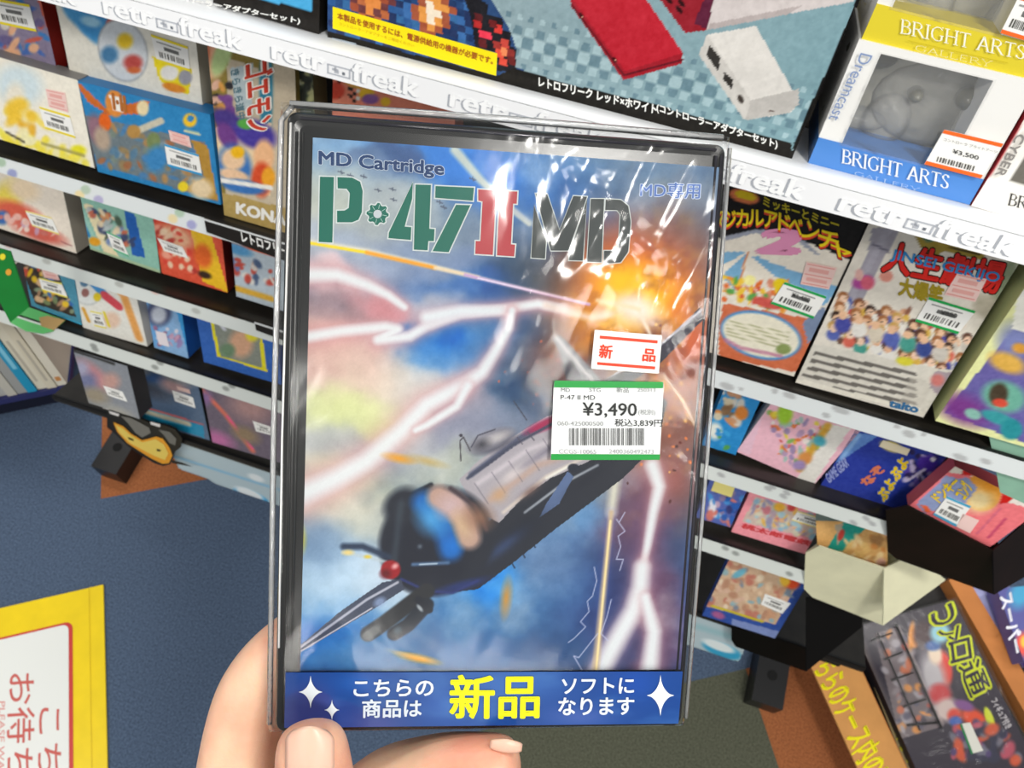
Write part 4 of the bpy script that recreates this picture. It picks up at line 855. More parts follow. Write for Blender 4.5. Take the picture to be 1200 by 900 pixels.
# black tray under the pink box
def px_tray(label, fr, fl, m, k, off, drop, name='card_tray'):
    """fr: outline of the front panel facing the aisle, fl: outline of the resting floor panel (photo points)"""
    P0 = ROW[k]['P']+NOUT*off
    t = thing(name, label, 'tray', hit(fr[0], P0, NOUT))
    return t, P0
def fold_tray(label, k, off, front, right, m, name='card_tray', h=.0015, parts=()):
    # front: panel outline turned towards the aisle; right: side panel sharing the last edge of front
    P0 = ROW[k]['P']+NOUT*off
    t = thing(name, label, 'tray', hit(front[0], P0, NOUT)-VUP*.02)
    nf = np.array([0, -math.cos(math.radians(4)), -math.sin(math.radians(-12))]); nf /= np.linalg.norm(nf)
    A = [hit(p, P0, nf) for p in front]; sheet('front_panel', A, m, t, h)
    nr = np.array([.42, -.58, .70]); nr /= np.linalg.norm(nr)
    B0 = hit(right[0], P0, nf); B = [hit(p, B0, nr) for p in right]; sheet('side_panel', B, m, t, h)
    return t, A, B
t, A, B = fold_tray('glossy black card tray with dark red sheen under the pink game box', 2, .030, [(1038, 598), (1064, 593), (1164, 645), (1165, 697), (1050, 655), (1040, 646)], [(1164, 645), (1215, 600), (1215, 668), (1165, 697)], darkp)
t, A, B = fold_tray('cream card tray with a folded front holding the gold and teal box', 3, .024, [(944, 648), (960, 640), (1036, 666), (1035, 733), (952, 700), (942, 690)], [(1036, 666), (1070, 650), (1108, 680), (1035, 733)], cream)
sheet('base_panel', [hit(p, ROW[3]['P']+NOUT*.006, NOUT) for p in ((944, 648), (975, 625), (1060, 640), (1108, 680), (1036, 670), (960, 645))], cream, t)
t, A, B = fold_tray('plain black card tray below the blue framed game box', 4, .018, [(857, 735), (905, 747), (945, 760), (945, 787), (862, 758), (857, 750)], [(945, 700), (1012, 700), (1010, 735), (945, 787)], mat('040303', .6, .15))
box('tray_bed', hit((908, 748), ROW[4]['P'], NOUT)-VUP*.002, UX*.09, -VUP*.012, VUP*0-NOUT*.08, mat('0c0b0a', .6), t)
# sage flap under the yellow-green box
P0 = ROW[1]['P']+NOUT*.012; t = thing('card_flap', 'sage green card flap hanging below the yellow-green box', 'flap', hit((1180, 520), P0, NOUT))
sheet('panel', [hit(p, P0, NOUT) for p in ((1159, 511), (1240, 535), (1240, 600), (1200, 590), (1172, 577), (1165, 540))], mat('86b09a', .6, .4, .08, 60), t)
# green carton at the left end of shelf three
P0 = ROW[3]['P']+NOUT*.016; t = thing('green_carton', 'open green carton with tan inside holding the cyan-edged box', 'carton', hit((30, 375), P0, NOUT))
GN = np.array([.25, -.85, .42]); GN /= np.linalg.norm(GN); gm = mat('0f7a2c', .5, .4, .06, 50)
sheet('side_panel', [hit(p, P0+NOUT*.004, GN) for p in ((-10, 289), (12, 295), (34, 360), (12, 378), (-10, 335))], gm, t)
gf = sheet('base_flap', [hit(p, P0, np.array([0, -.3, .95])/np.linalg.norm([0, -.3, .95])) for p in ((12, 378), (34, 360), (76, 375), (62, 388), (50, 391), (30, 388))], mat('56b463', .5), t)
sheet('bare_card_patch', [hit(p, P0+np.array([0, -.002, .004]), np.array([0, -.3, .95])/np.linalg.norm([0, -.3, .95])) for p in ((46, 372), (56, 370), (76, 375), (63, 387), (48, 382))], mat('a98a54', .6), t, .0005)
fd = Face(hit((0, 300), P0+NOUT*.0045, GN), UX, VUP, .1, .1)
for (x, y, c) in ((3, 301, 'e8d82c'), (10, 319, 'e0a030')):
    nn = GN
    V = [hit((x+3.4*math.cos(a), y+3.8*math.sin(a)), P0+NOUT*.004+nn*.0006, nn) for a in np.linspace(0, 2*math.pi, 14)[:-1]]
    sheet('printed_dot', V, mat(c, .5), t, .0002)

# ---------------------------------------------------------------- die-cut boards at the foot of the rack
PB = ROW[4]['P']+NOUT*.006-VUP*.004; nb = np.array([0, -math.cos(math.radians(10)), math.sin(math.radians(10))])
ub = UX; vb = np.cross(nb, ub); O = hit((200, 600), PB, nb)
def bface(p0, p1, p2, up=None):
    o = hit(p0, PB, nb); wv = (hit(p1, PB, nb)-o).dot(ub); hv = (hit(p2, PB, nb)-o).dot(vb); return Face(o, ub, vb, wv, hv)
fb = Face(hit((205, 600), PB, nb)+UX*0, ub, vb, .80, .10)
bx0, bx1 = hit((196, 520), PB, nb)[0], hit((872, 770), PB, nb)[0]; bz = hit((316, 592), PB, nb)
fb = Face(np.array([bx0, PB[1]-(PB[2]-bz[2])*math.tan(math.radians(10))*0, 0])*0+(PB+UX*bx0-vb*.115), ub, vb, bx1-bx0, .115)
I = Ink(fb, .0022); I.fill('b9cbd2')
I.line([(205, 535), (330, 575)], 4, '8fc0dc', .8); I.line([(820, 735), (875, 752)], 14, '9fc4cc', .8)
I.ell(294, 582, 22, 7, '2f9fdc', 22, .1); I.ell(292, 578, 18, 4.5, 'eef4f6', 22, .2); I.ell(300, 560, 10, 3.5, 'e8eef0', 22, .3); I.ell(846, 762, 24, 8, '3aa5cf', 20, .15); I.ell(842, 757, 20, 5, 'e9f3f4', 20, .2)
keep = I.inside([(150, 490), (330, 540), (330, 596), (312, 592), (285, 588), (262, 574), (245, 562), (205, 548)]) | I.inside([(330, 500), (800, 700), (800, 770), (330, 612)]) | I.inside([(800, 680), (890, 700), (870, 768), (866, 775), (850, 774), (822, 762), (800, 760)])
t = thing('cloud_board', 'pale blue die-cut board with clouds along the rack foot', 'sign', PB+UX*(bx0+bx1)/2-vb*.11)
o = I.build('printed_board', t, print_mat(.4), 0, keep); sm = o.modifiers.new('thickness', 'SOLIDIFY'); sm.thickness = .003; sm.offset = -1
zp = Z(100, 470, 7.5)
t = thing('die_cut_sign', 'black and yellow curved die-cut sign at the left rack foot', 'sign', hit((170, 530), PB+nb*.012, nb)-vb*.01)
fp = Face(hit((125, 545), PB+nb*.012, nb), ub, vb, .12, .08)
def arc(c, r, n=12): return [(c[0]+r[0]*math.cos(a), c[1]+r[1]*math.sin(a)) for a in np.linspace(0, 2*math.pi, n+1)[:-1]]
flat(fp, [zp(190, 60), zp(330, 90), zp(420, 130), zp(560, 190), zp(700, 215), zp(790, 250), zp(850, 330), zp(835, 410), zp(780, 450), zp(770, 500), zp(745, 555), zp(680, 570), zp(600, 545), zp(500, 480), zp(380, 400), zp(250, 280), zp(190, 230)], '171513', t, 0, 'sign_board', .4, .003)
flat(fp, [zp(245, 185), zp(330, 220), zp(400, 285), zp(500, 345), zp(560, 330), zp(620, 312), zp(680, 330), zp(740, 410), zp(765, 480), zp(735, 545), zp(680, 552), zp(590, 510), zp(500, 455), zp(370, 370), zp(280, 270)], 'e9a02a', t, .0006, 'yellow_panel')
flat(fp, [zp(262, 205), zp(330, 240), zp(400, 300), zp(500, 362), zp(620, 335), zp(690, 380), zp(730, 460), zp(700, 520), zp(600, 480), zp(400, 375), zp(300, 280)], 'eccf62', t, .0010, 'yellow_panel', label='paler yellow inner panel')
flat(fp, [zp(310, 130), zp(400, 150), zp(480, 190), zp(560, 235), zp(575, 280), zp(500, 320), zp(440, 280), zp(380, 200)], '77756f', t, .0006, 'grey_panel')
flat(fp, [zp(640, 250), zp(740, 270), zp(800, 330), zp(790, 390), zp(740, 370), zp(690, 300)], '6f6e68', t, .0006, 'grey_panel')
for a in ([zp(150, 40), zp(210, 60), zp(205, 78), zp(155, 60)], [zp(205, 85), zp(300, 115), zp(290, 135), zp(215, 110)], [zp(570, 180), zp(660, 205), zp(655, 230), zp(575, 205)]):
    flat(fp, a, 'e2dedb', t, .0035, 'tape', .4)
for a in ([zp(370, 315), zp(420, 335), zp(425, 352), zp(385, 338)], [zp(625, 420), zp(665, 430), zp(655, 445), zp(630, 440)], [zp(755, 515), zp(850, 540), zp(945, 578), zp(760, 545)]):
    flat(fp, a, '1d1a14', t, .0014, 'dark_mark')

# ---------------------------------------------------------------- row of cases on the neighbouring low shelf (left edge)
base_l = hit((0, 466), (0, 0, .10), np.array([0, 0, 1.])); base_r = hit((79, 450), (0, 0, .10), np.array([0, 0, 1.]))
e = (base_r-base_l); e /= np.linalg.norm(e); back = np.array([-e[1], e[0], 0])
def proj(p):
    q = M.T @ (np.asarray(p)-C0); return np.array([600+FPX*q[0]/q[2], 450+FPX*q[1]/q[2]])
best = min(range(0, 80), key=lambda a: abs((lambda d: d[1]/d[0])(proj(base_r+(np.array([0, 0, 1])*math.cos(math.radians(a))+back*math.sin(math.radians(a)))*.08)-proj(base_r))-1.42))
print('lean', best)
upd = np.array([0, 0, 1])*math.cos(math.radians(best))+back*math.sin(math.radians(best)); nn = np.cross(e, upd)
low = thing('low_shelf', 'dark blue low shelf carrying a row of pale game cases', 'shelf', base_l+e*.02)
box('shelf_board', base_l-e*.35-nn*.14-upd*.012, e*(np.linalg.norm(base_r-base_l)+.352), upd*.011, nn*.145, mat('24285c', .5), low)
box('shelf_plinth', (base_l-e*.35)*np.array([1, 1, 0])+back*.03+np.array([0, 0, 0]), e*.42, back*.3, np.array([0, 0, .06]), mat('15172c', .6), low)
L_ = np.linalg.norm(base_r-base_l); xs = -.10; kk = 0
cols = ['b9b6aa', '9ea09a', 'c4c2b4', 'a5a7a0', 'b3b3aa', 'c9c6b8', 'a9a9a6', 'bcb9ae', '9b9c9a', '1f93bb', 'd9d3c0', 'd5cdb8', 'dcd6c6']
labs = ['cream-grey', 'ash grey', 'ivory', 'dull grey', 'stone', 'bone-coloured', 'mid grey', 'putty', 'darker grey', 'bright cyan', 'cream', 'warm cream', 'pale cream end']
wd = (L_+.10)/len(cols)
for kk, c in enumerate(cols):
    jit = [0, .003, -.002, .004, 0, .002, -.003, .001, 0, .002, -.001, .002, 0][kk]
    pos = 'outside left of the cyan case' if kk < 5 else ('left of the cyan case' if kk < 9 else 'beside the rack foot')
    gl_ = None
    if kk == 9: lab = 'bright cyan game case standing in the low shelf row'
    elif kk > 9: lab = ('cream game case directly right of the cyan case', 'second cream game case right of the cyan case', 'rightmost cream game case of the low shelf row')[kk-10]
    else:
        lab = 'pale grey game case, %s to the left of the bright cyan case' % ('ninth', 'eighth', 'seventh', 'sixth', 'fifth', 'fourth', 'third', 'second', 'first')[kk]; gl_ = 'pale grey cases on the low shelf'
    t = thing('game_case', lab, 'game case', base_l+e*(-.10+wd*kk+wd/2), gl_)
    O = base_l+e*(-.10+wd*kk+.0006)-nn*.11+nn*jit
    hgt = .185
    box('case_shell', O, e*(wd-.0012), upd*hgt, nn*.11, mat(c, .35), t)
    if kk in (6, 7, 8): box('spine_print', O+nn*.1101+upd*(hgt-.05), e*(wd-.0012), upd*.03, nn*.0003, mat('d9b3a6', .4), t)
    if kk in (10, 11): box('spine_print', O+nn*.1101+upd*.02+e*wd*.3, e*wd*.25, upd*.10, nn*.0003, mat('b7b0a0', .4), t)
    if kk == 9: box('spine_print', O+nn*.1101+upd*.06+e*wd*.3, e*wd*.4, upd*.09, nn*.0003, mat('7fc6e0', .4), t)
    if kk == 12: box('spine_print', O+nn*.1101+upd*.012+e*wd*.2, e*wd*.5, upd*.01, nn*.0003, mat('c98a4c', .4), t)
rb = hit((10, 372), (0, 0, .315), np.array([0, 0, 1.])); t = thing('red_carton', 'small brick-red carton lying above the pale cases', 'carton', rb)
box('carton', rb-e*.12-back*.0, e*.115, back*.05, np.array([0, 0, .03]), mat('b2432c', .5), t)

# ---------------------------------------------------------------- floor sign (bottom left)
fz = np.array([0, 0, 1.]); pB = hit((121, 685), (0, 0, .004), fz); pC = hit((126, 905), (0, 0, .004), fz); pA = hit((-60, 728), (0, 0, .004), fz)
vv = (pC-pB); vv /= np.linalg.norm(vv); uu = np.cross(vv, fz); uu = -uu if uu.dot(pA-pB) < 0 else uu   # vv: right of the text, uu: left side
sign_u = vv; sign_v = -uu                   # text runs along vv, glyph tops point to the right of the photo
W_, H_ = .56, .40
So = pB+(-sign_v)*H_; fs = Face(So, sign_u, sign_v, W_, H_)
t = thing('floor_sign', 'laminated yellow-bordered notice with red writing on the carpet', 'sign', So+sign_u*.2+sign_v*.2)
box('backing_sheet', So-fz*.003, sign_u*W_, sign_v*H_, fz*.003, mat('efcf14', .28, .5, .05, 30), t)
def fsW(u, v, l): return So+sign_u*u+sign_v*v+fz*l
def rrect(name, u0, v0, u1, v1, r, l, m):
    V = []
    for (cx, cy, s0) in ((u0+r, v0+r, 180), (u1-r, v0+r, 270), (u1-r, v1-r, 0), (u0+r, v1-r, 90)):
        for k in range(7):
            a = math.radians(s0+k*15); V.append(fsW(cx+r*math.cos(a), cy+r*math.sin(a), l))
    return mesh_obj(name, V, [tuple(range(len(V)))], m, t)
cq = fs.L((80, 732)); 
bw = .048
rrect('red_line', bw, bw-.01, W_-bw, H_-bw, .012, .0005, mat('c63a34', .35)); rrect('white_panel', bw+.0035, bw-.006, W_-bw-.004, H_-bw-.006, .010, .0010, mat('e6e8e4', .3))
mesh_obj('fold_line', [fsW(0.001, H_-.0225, .0006), fsW(W_, H_-.0225, .0006), fsW(W_, H_-.0215, .0006), fsW(.001, H_-.0215, .0006)], [(0, 1, 2, 3)], mat('d3b30c', .3), t)
text(fs, 'こちらで', (72, 828), (70, 1010), (46, 830), 'c9635c', t, .0013, .005, rough=.35)
text(fs, 'お待ちください', (41, 788), (37, 1120), (10, 790), 'c9635c', t, .0013, .005, rough=.35)
text(fs, 'PLEASE WAIT HERE', (6, 822), (4, 960), (-1, 822), 'd98a84', t, .0013, 0, rough=.35)

# ---------------------------------------------------------------- case display crate (bottom right)
zc = Z(920, 700, 1200/280.)
ZC = .09
def hz(p, z=ZC): return hit(p, (0, 0, z), fz)
crate = thing('card_crate', 'tan cardboard crate lettered in yellow with cases inside', 'crate', hz((1060, 860))*np.array([1, 1, 0]))
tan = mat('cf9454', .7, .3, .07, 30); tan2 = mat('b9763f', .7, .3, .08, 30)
fl = [hz(p) for p in ((950, 780), (990, 744), (1090, 960), (1032, 960))]
prism('lettered_flap', fl[::-1], -fz*.003, tan, crate)
dv = [hz(p, ZC+.01) for p in ((1112, 680), (1128, 668), (1250, 872), (1250, 920))]
prism('divider', dv[::-1], -fz*.085, tan2, crate)
# walls under the flap and dark bottom
a0, a1 = fl[1], fl[2]
sheet('side_wall', [a0, a1, a1*np.array([1, 1, 0])+fz*.01, a0*np.array([1, 1, 0])+fz*.01], tan2, crate)
b0, b1 = hz((950, 780)), hz((1032, 960)); 
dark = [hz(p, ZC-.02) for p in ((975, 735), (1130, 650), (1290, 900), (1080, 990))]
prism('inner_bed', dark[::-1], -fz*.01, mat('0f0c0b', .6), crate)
fcr = Face(hz((1000, 900)), UX, np.array([0, 1., 0]), 1, 1)
dirv = (np.array((1032, 960.))-np.array((950, 780.)))
text(fcr, 'こちらのケース内の商品は', (972, 752), (1068, 948), (945, 770), 'f0e21a', crate, .001, .03)
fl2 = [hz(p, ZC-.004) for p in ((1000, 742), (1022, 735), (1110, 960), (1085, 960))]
prism('flap_reflection', fl2[::-1], -fz*.002, mat('8d7a52', .6), crate)  # strip painted in for the lettered flap's reflection in the wrapping film
text(fcr, 'こちらのケース内の商品は', (1018, 738), (1108, 948), (1000, 746), 'a39a22', crate, -.002, .02)  # dimmer copy of the flap lettering, painted as its reflection
# large wrapped box inside
ZB = ZC+.012
bq = [(1000, 735), (1112, 692), (1215, 872), (1090, 940)]
bp = [hz(p, ZB) for p in bq]; bu = bp[3]-bp[0]; bl_ = np.linalg.norm(bu); bu /= bl_; bv = np.cross(fz, bu); bh = (bp[1]-bp[0]).dot(bv); 
ff = Face(bp[0]+bv*0, bu, bv, bl_, bh) if bh > 0 else Face(bp[0]+bv*bh, bu, bv, bl_, -bh)
t = thing('large_game_box', 'large shrink-wrapped dark game box with yellow outlined title in the crate', 'game box', ff.O+ff.u*ff.w/2-fz*.1)
box('carton', ff.O-fz*.045, ff.u*ff.w, ff.v*ff.h, fz*.0448, mat('1b1820', .4), t)
I = Ink(ff, .0016); I.fill('2a2230')
z8 = Z(1000, 700, 6.0)
I.poly([z8(150, 260), z8(330, 200), z8(640, 900), z8(330, 1000)], '6f6468'); I.busy([z8(150, 270), z8(420, 180), z8(640, 880), z8(330, 960)], ('8a7f84', 'c06a48', 'a09aa0', 'd8904c', '4c4450', 'b0584c', '5a5668'), 60, 7, 4, .35)
I.ell(*z8(410, 270), 4, 16, 'd88a2c', 5, .3); I.ell(*z8(490, 260), 11, 16, '3a2024', 0, .3); I.ell(*z8(640, 500), 9, 21, 'd03a2c', -8, .2); I.ell(*z8(560, 560), 14, 30, 'b4b0b4', -15, .4); I.ell(*z8(575, 400), 8, 12, 'e0cbb4', -10, .3); I.ell(*z8(560, 340), 9, 6, '3a5c98', 0, .3)
I.ell(*z8(610, 680), 13, 12, 'c0363a', 20, .3); I.ell(*z8(660, 790), 14, 14, 'c9b6b0', 0, .3); I.ell(*z8(710, 830), 8, 8, 'd0402f', 0, .3); I.ell(*z8(720, 870), 8, 6, '3a5ca8', 0, .3); I.ell(*z8(610, 250), 12, 12, '8cc0d0', 20, .3); I.ell(*z8(850, 850), 18, 10, 'd8481f', 30, .3); I.ell(*z8(780, 760), 12, 6, '7a4a88', 20, .3)
I.ell(*z8(960, 860), 4.5, 16, 'c9d21e', -20, .1); I.busy([z8(700, 900), z8(1000, 880), z8(1200, 1150), z8(700, 1150)], ('4a3a68', 'c8502c', '2a2a40', 'b04a5c', '6a6a78'), 40, 9, 3, .3)
I.line([z8(0, 250), z8(300, 1000)], 15, '7c7064', .5, .6)
pr = I.build('printed_front', t, print_mat(.25), .0002)
for (s__, TL_, TR_, BL_) in (('つ', (720, 30), (700, 175), (555, 70)), ('ア', (745, 195), (730, 300), (600, 230)), ('ロ', (815, 280), (835, 425), (670, 320)), ('通', (880, 420), (970, 640), (735, 490))):
    for (c, b, lf) in (('c5cf1c', .085, .0008), ('2a2230', .012, .0012)):
        text(ff, s__, z8(*TL_), z8(*TR_), z8(*BL_), c, t, lf, b)
text(ff, 'フィギュア付き', z8(1010, 700), z8(1120, 900), z8(965, 730), 'c9c4c8', t, .0009, .03)
flat(ff, [zc(885, 635), zc(930, 628), zc(995, 770), zc(940, 785)], 'd9d9cf', t, .001, 'price_sticker', .5, .0003)
flat(ff, [zc(878, 640), zc(888, 634), zc(945, 785), zc(935, 788)], '1f7a48', t, .0012, 'sticker_band', .5)
# wire grid panel lying on it
grid = thing('wire_grid', 'thin black wire grid panel over the wrapped box', 'grid', hz((1060, 830), ZB+.004))
wm_ = mat('0d0c0c', .35, .6)
def wz(a, b, r=.0011): tube('wire', [hz(a, ZB+.004), hz(b, ZB+.004)], r, wm_, grid, 6)
wz(z8(300, 190), z8(620, 920), .0016); wz(z8(170, 250), z8(470, 940), .0010)
for (a, b) in (((215, 440), (345, 385)), ((270, 585), (420, 530)), ((350, 770), (510, 715)), ((130, 300), (275, 250))): wz(z8(*a), z8(*b))
wz(z8(600, 880), z8(380, 900), .0014)
# shrink film over the large box
fo = ff.lifted(.006); V = [fo.O+fo.u*x+fo.v*y for (x, y) in ((-.002, -.002), (ff.w+.002, -.002), (ff.w+.002, ff.h+.002), (-.002, ff.h+.002))]
mesh_obj('shrink_wrap', V, [(0, 1, 2, 3)], film_mat('shrink_film', .03, .12, .6, 30, .1), t)
# more boxes right of the divider
def crate_box(label, q, z, c, paint, th=.03):
    P = [hz(p, z) for p in q]; u = P[3]-P[0]; l = np.linalg.norm(u); u /= l; v = np.cross(fz, u); h_ = (P[1]-P[0]).dot(v); f = Face(P[0], u, v, l, h_) if h_ > 0 else Face(P[0]+v*h_, u, v, l, -h_)
    t = thing('game_box', label, 'game box', f.O+f.u*l/2-fz*th); box('carton', f.O-fz*th, f.u*f.w, f.v*f.h, fz*(th-.0002), mat(c, .4), t)
    I = Ink(f, .0022); I.fill(c); paint(I); I.build('printed_front', t, print_mat(.3), .0002); return t, f
t, f = crate_box('lavender game box right of the tan divider', [(1133, 688), (1172, 672), (1190, 705), (1200, 782)], ZC+.006, '8a88b4', lambda I: (I.poly([(1155, 690), (1172, 676), (1230, 820), (1190, 780)], '4a3a78'), I.ell(1146, 700, 14, 8, '9a9cc4', 30, .4)))
t, f = crate_box('blue game box with white sideways title at the right edge', [(1168, 690), (1200, 672), (1260, 780), (1200, 775)], ZC+.042, '5a5a98', lambda I: (I.ell(1196, 695, 12, 18, '4a9fc8', 20, .4), I.ell(1199, 755, 9, 14, 'e8584c', 0, .3), I.ell(1200, 752, 4, 7, 'efc04c', 0, .3)))
text(f, 'スーパー', (1186, 692), (1200, 760), (1172, 700), 'e4e4ee', t, .0006, .04)

# ---------------------------------------------------------------- the held game case
def pose(q, wid):
    A = []
    for (u, v), (x, y) in zip([(0, 1), (1, 1), (1, 0), (0, 0)], q):
        x = (x-600)/FPX; y = (y-450)/FPX
        A.append([u, v, 1, 0, 0, 0, -x*u, -x*v, -x]); A.append([0, 0, 0, u, v, 1, -y*u, -y*v, -y])
    Hm = np.linalg.svd(np.array(A, float))[2][-1].reshape(3, 3); Hm *= np.sign(Hm[2, 2])
    s_ = wid/np.linalg.norm(Hm[:, 0]); return Hm*s_
Hm = pose([(361, 161), (837, 196), (797, 784), (352, 787)], .124)
O = C0+M@Hm[:, 2]; u = M@Hm[:, 0]; wC = np.linalg.norm(u); u /= wC; v = M@Hm[:, 1]; hC = np.linalg.norm(v); v /= hC; v -= u*u.dot(v); v /= np.linalg.norm(v)
pf = Face(O, u, v, wC, hC); nC = pf.n; print('paper', wC, hC, 'normal', nC, 'depth', (M.T@(O-C0))[2])
case = thing('game_case', 'black plastic game case in clear film held up in the hand', 'game case', O+u*wC/2-nC*.02)
# shell: moulded black case with rounded rim and a shallow pocket for the insert
cs = Face(O+nC*.0006, u, v, wC, hC)
q = [cs.L(p) for p in ((330, 131), (847, 164), (810, 851), (324, 867))]
x0 = (q[0][0]+q[3][0])/2; x1 = (q[1][0]+q[2][0])/2; y0 = (q[2][1]+q[3][1])/2; y1 = (q[0][1]+q[1][1])/2
print('case', x1-x0, y1-y0, q)
def W3(x, y, z=0): return O+u*x+v*y+nC*z
def rring(x0, y0, x1, y1, r, z, n=6):
    P = []
    for (cx, cy, s0) in ((x0+r, y0+r, 180), (x1-r, y0+r, 270), (x1-r, y1-r, 0), (x0+r, y1-r, 90)):
        for k in range(n+1):
            a = math.radians(s0+k*90/n); P.append(W3(cx+r*math.cos(a), cy+r*math.sin(a), z))
    return P
def loft(name, rings, m, parent, cap0=True, cap1=True, smooth=False):
    V = []; F = []; n = len(rings[0])
    for r in rings: V += r
    for i in range(len(rings)-1):
        for k in range(n): F.append((i*n+k, i*n+(k+1) % n, (i+1)*n+(k+1) % n, (i+1)*n+k))
    if cap0: F.append(tuple(range(n))[::-1])
    if cap1: F.append(tuple(range((len(rings)-1)*n, len(rings)*n)))
    return mesh_obj(name, V, F, m, parent, smooth=smooth)
DT = .022
black = mat('121313', .25, .4, .2, 25)
b = .0022
loft('case_shell', [rring(x0+b, y0+b, x1-b, y1-b, .002, -DT), rring(x0, y0, x1, y1, .003, -DT+b), rring(x0, y0, x1, y1, .003, -DT*.52), rring(x0+.0007, y0+.0007, x1-.0007, y1-.0007, .003, -DT*.51), rring(x0+.0007, y0+.0007, x1-.0007, y1-.0007, .003, -DT*.48), rring(x0, y0, x1, y1, .003, -DT*.47),
     rring(x0, y0, x1, y1, .003, -.0030), rring(x0+.0008, y0+.0008, x1-.0008, y1-.0008, .003, -.0010), rring(x0+.0025, y0+.0025, x1-.0025, y1-.0025, .002, -.0002), rring(x0+.004, y0+.004, x1-.004, y1-.004, .002, -.0006)], black, case)
# ridges along the spine side and the rims
for xx in (x0+.0032, x0+.0050):
    tube('spine_ridge', [W3(xx, y0+.006, -.0004), W3(xx, y1-.006, -.0004)], .0005, mat('2b2c2c', .2), case, 6)
for xx in (x1-.0022, x1-.0040):
    tube('rim_ridge', [W3(xx, y0+.004, .0001), W3(xx, y1-.004, .0001)], .00055, mat('26242c', .15, .8), case, 6)
tube('rim_ridge', [W3(x0+.004, y1-.0022, .0), W3(x1-.004, y1-.0022, .0)], .0005, mat('26242c', .15, .8), case, 6)

# cover art (generic diving propeller fighter in a storm)
I = Ink(pf, .00030)
I.fill((118, 138, 160))
E_ = I.ell
FIELD = ((400, 190, 80, 50, (150, 176, 200)), (520, 175, 90, 45, (92, 136, 188)), (600, 215, 90, 60, (84, 130, 186)), (430, 205, 40, 12, (110, 125, 148)), (480, 198, 26, 12, (84, 100, 128)), (385, 235, 50, 40, (196, 198, 190)), (470, 245, 90, 40, (176, 180, 180)), (395, 300, 60, 26, (170, 178, 190)),
          (560, 265, 60, 30, (140, 150, 160)), (520, 300, 60, 26, (140, 152, 172)), (700, 200, 90, 60, (120, 140, 160)), (640, 300, 50, 30, (70, 88, 104)), (560, 335, 60, 22, (62, 100, 150)), (510, 350, 30, 20, (175, 178, 186)), (620, 325, 60, 22, (62, 76, 88)),
          (390, 355, 60, 26, (152, 138, 142)), (375, 330, 36, 14, (225, 210, 212)), (460, 352, 40, 14, (190, 150, 154)), (400, 420, 60, 40, (200, 176, 170)), (440, 440, 50, 30, (214, 204, 194)), (415, 482, 46, 26, (208, 212, 176)), (480, 450, 50, 40, (200, 198, 194)), (430, 520, 60, 30, (176, 178, 180)),
          (528, 400, 62, 32, (52, 112, 172)), (522, 392, 42, 24, (24, 92, 152)), (566, 380, 30, 10, (70, 120, 165)), (610, 430, 40, 50, (60, 82, 108)), (640, 470, 50, 40, (140, 146, 158)), (600, 450, 26, 24, (44, 72, 100)), (640, 430, 26, 24, (36, 44, 56)), (560, 470, 40, 30, (160, 160, 170)), (540, 520, 50, 30, (150, 152, 164)), (520, 545, 60, 20, (180, 184, 176)),
          (400, 590, 60, 40, (205, 198, 186)), (440, 560, 60, 30, (208, 208, 188)), (470, 590, 40, 60, (120, 132, 144)), (430, 610, 50, 30, (206, 208, 200)), (380, 640, 60, 34, (150, 168, 186)), (400, 680, 70, 36, (190, 206, 218)), (440, 675, 50, 26, (208, 218, 226)), (370, 740, 60, 40, (58, 112, 162)), (420, 760, 70, 26, (96, 132, 162)), (500, 765, 90, 26, (76, 110, 142)), (380, 780, 60, 16, (64, 106, 146)),
          (600, 660, 90, 60, (88, 140, 190)), (585, 660, 50, 40, (60, 140, 200)), (640, 650, 50, 40, (150, 160, 176)), (650, 700, 60, 50, (90, 118, 146)), (600, 740, 90, 40, (74, 104, 136)), (560, 720, 60, 40, (84, 118, 150)), (660, 600, 60, 50, (140, 168, 196)), (680, 590, 50, 30, (110, 140, 168)),
          (740, 700, 50, 90, (50, 56, 84)), (700, 700, 50, 60, (58, 80, 118)), (815, 640, 40, 120, (70, 94, 124)), (810, 740, 40, 60, (44, 78, 122)), (770, 640, 40, 80, (104, 82, 104)), (780, 720, 30, 80, (120, 84, 96)), (740, 600, 30, 50, (110, 90, 106)), (725, 730, 30, 60, (48, 56, 92)), (690, 760, 60, 30, (66, 90, 120)), (830, 560, 30, 60, (100, 100, 104)))
wx = (fbm(I.A*38, I.B*38, 41)-.5)*.016+(fbm(I.A*110, I.B*110, 43)-.5)*.006; wy = (fbm(I.A*38, I.B*38, 47)-.5)*.016+(fbm(I.A*110, I.B*110, 49)-.5)*.006
num = np.zeros(I.C.shape); den = np.full(I.A.shape, 1e-7)
for a in FIELD:
    c0 = pf.L((a[0], a[1])); rx_ = np.linalg.norm(pf.L((a[0]+a[2], a[1]))-c0)*.52; ry_ = np.linalg.norm(pf.L((a[0], a[1]+a[3]))-c0)*.52
    w_ = np.exp(-.5*(((I.A+wx-c0[0])/rx_)**2+((I.B+wy-c0[1])/ry_)**2))/(a[2]*a[3])+1e-9/(1e-4+(I.A-c0[0])**2+(I.B-c0[1])**2)
    num += w_[..., None]*np.array(a[4], float); den += w_
I.C = num/den[..., None]; mu = I.C.mean(-1, keepdims=True); I.C = mu+(I.C-mu)*1.25; I.C = 132+(I.C-132)*1.12
I.cloud((226, 228, 226), 60, .66, .35, 3, 1.0); I.cloud((50, 76, 112), 48, .66, .32, 11, .8)
I.C = I.C+((fbm(I.A*260, I.B*260, 61)-.5)*26)[..., None]
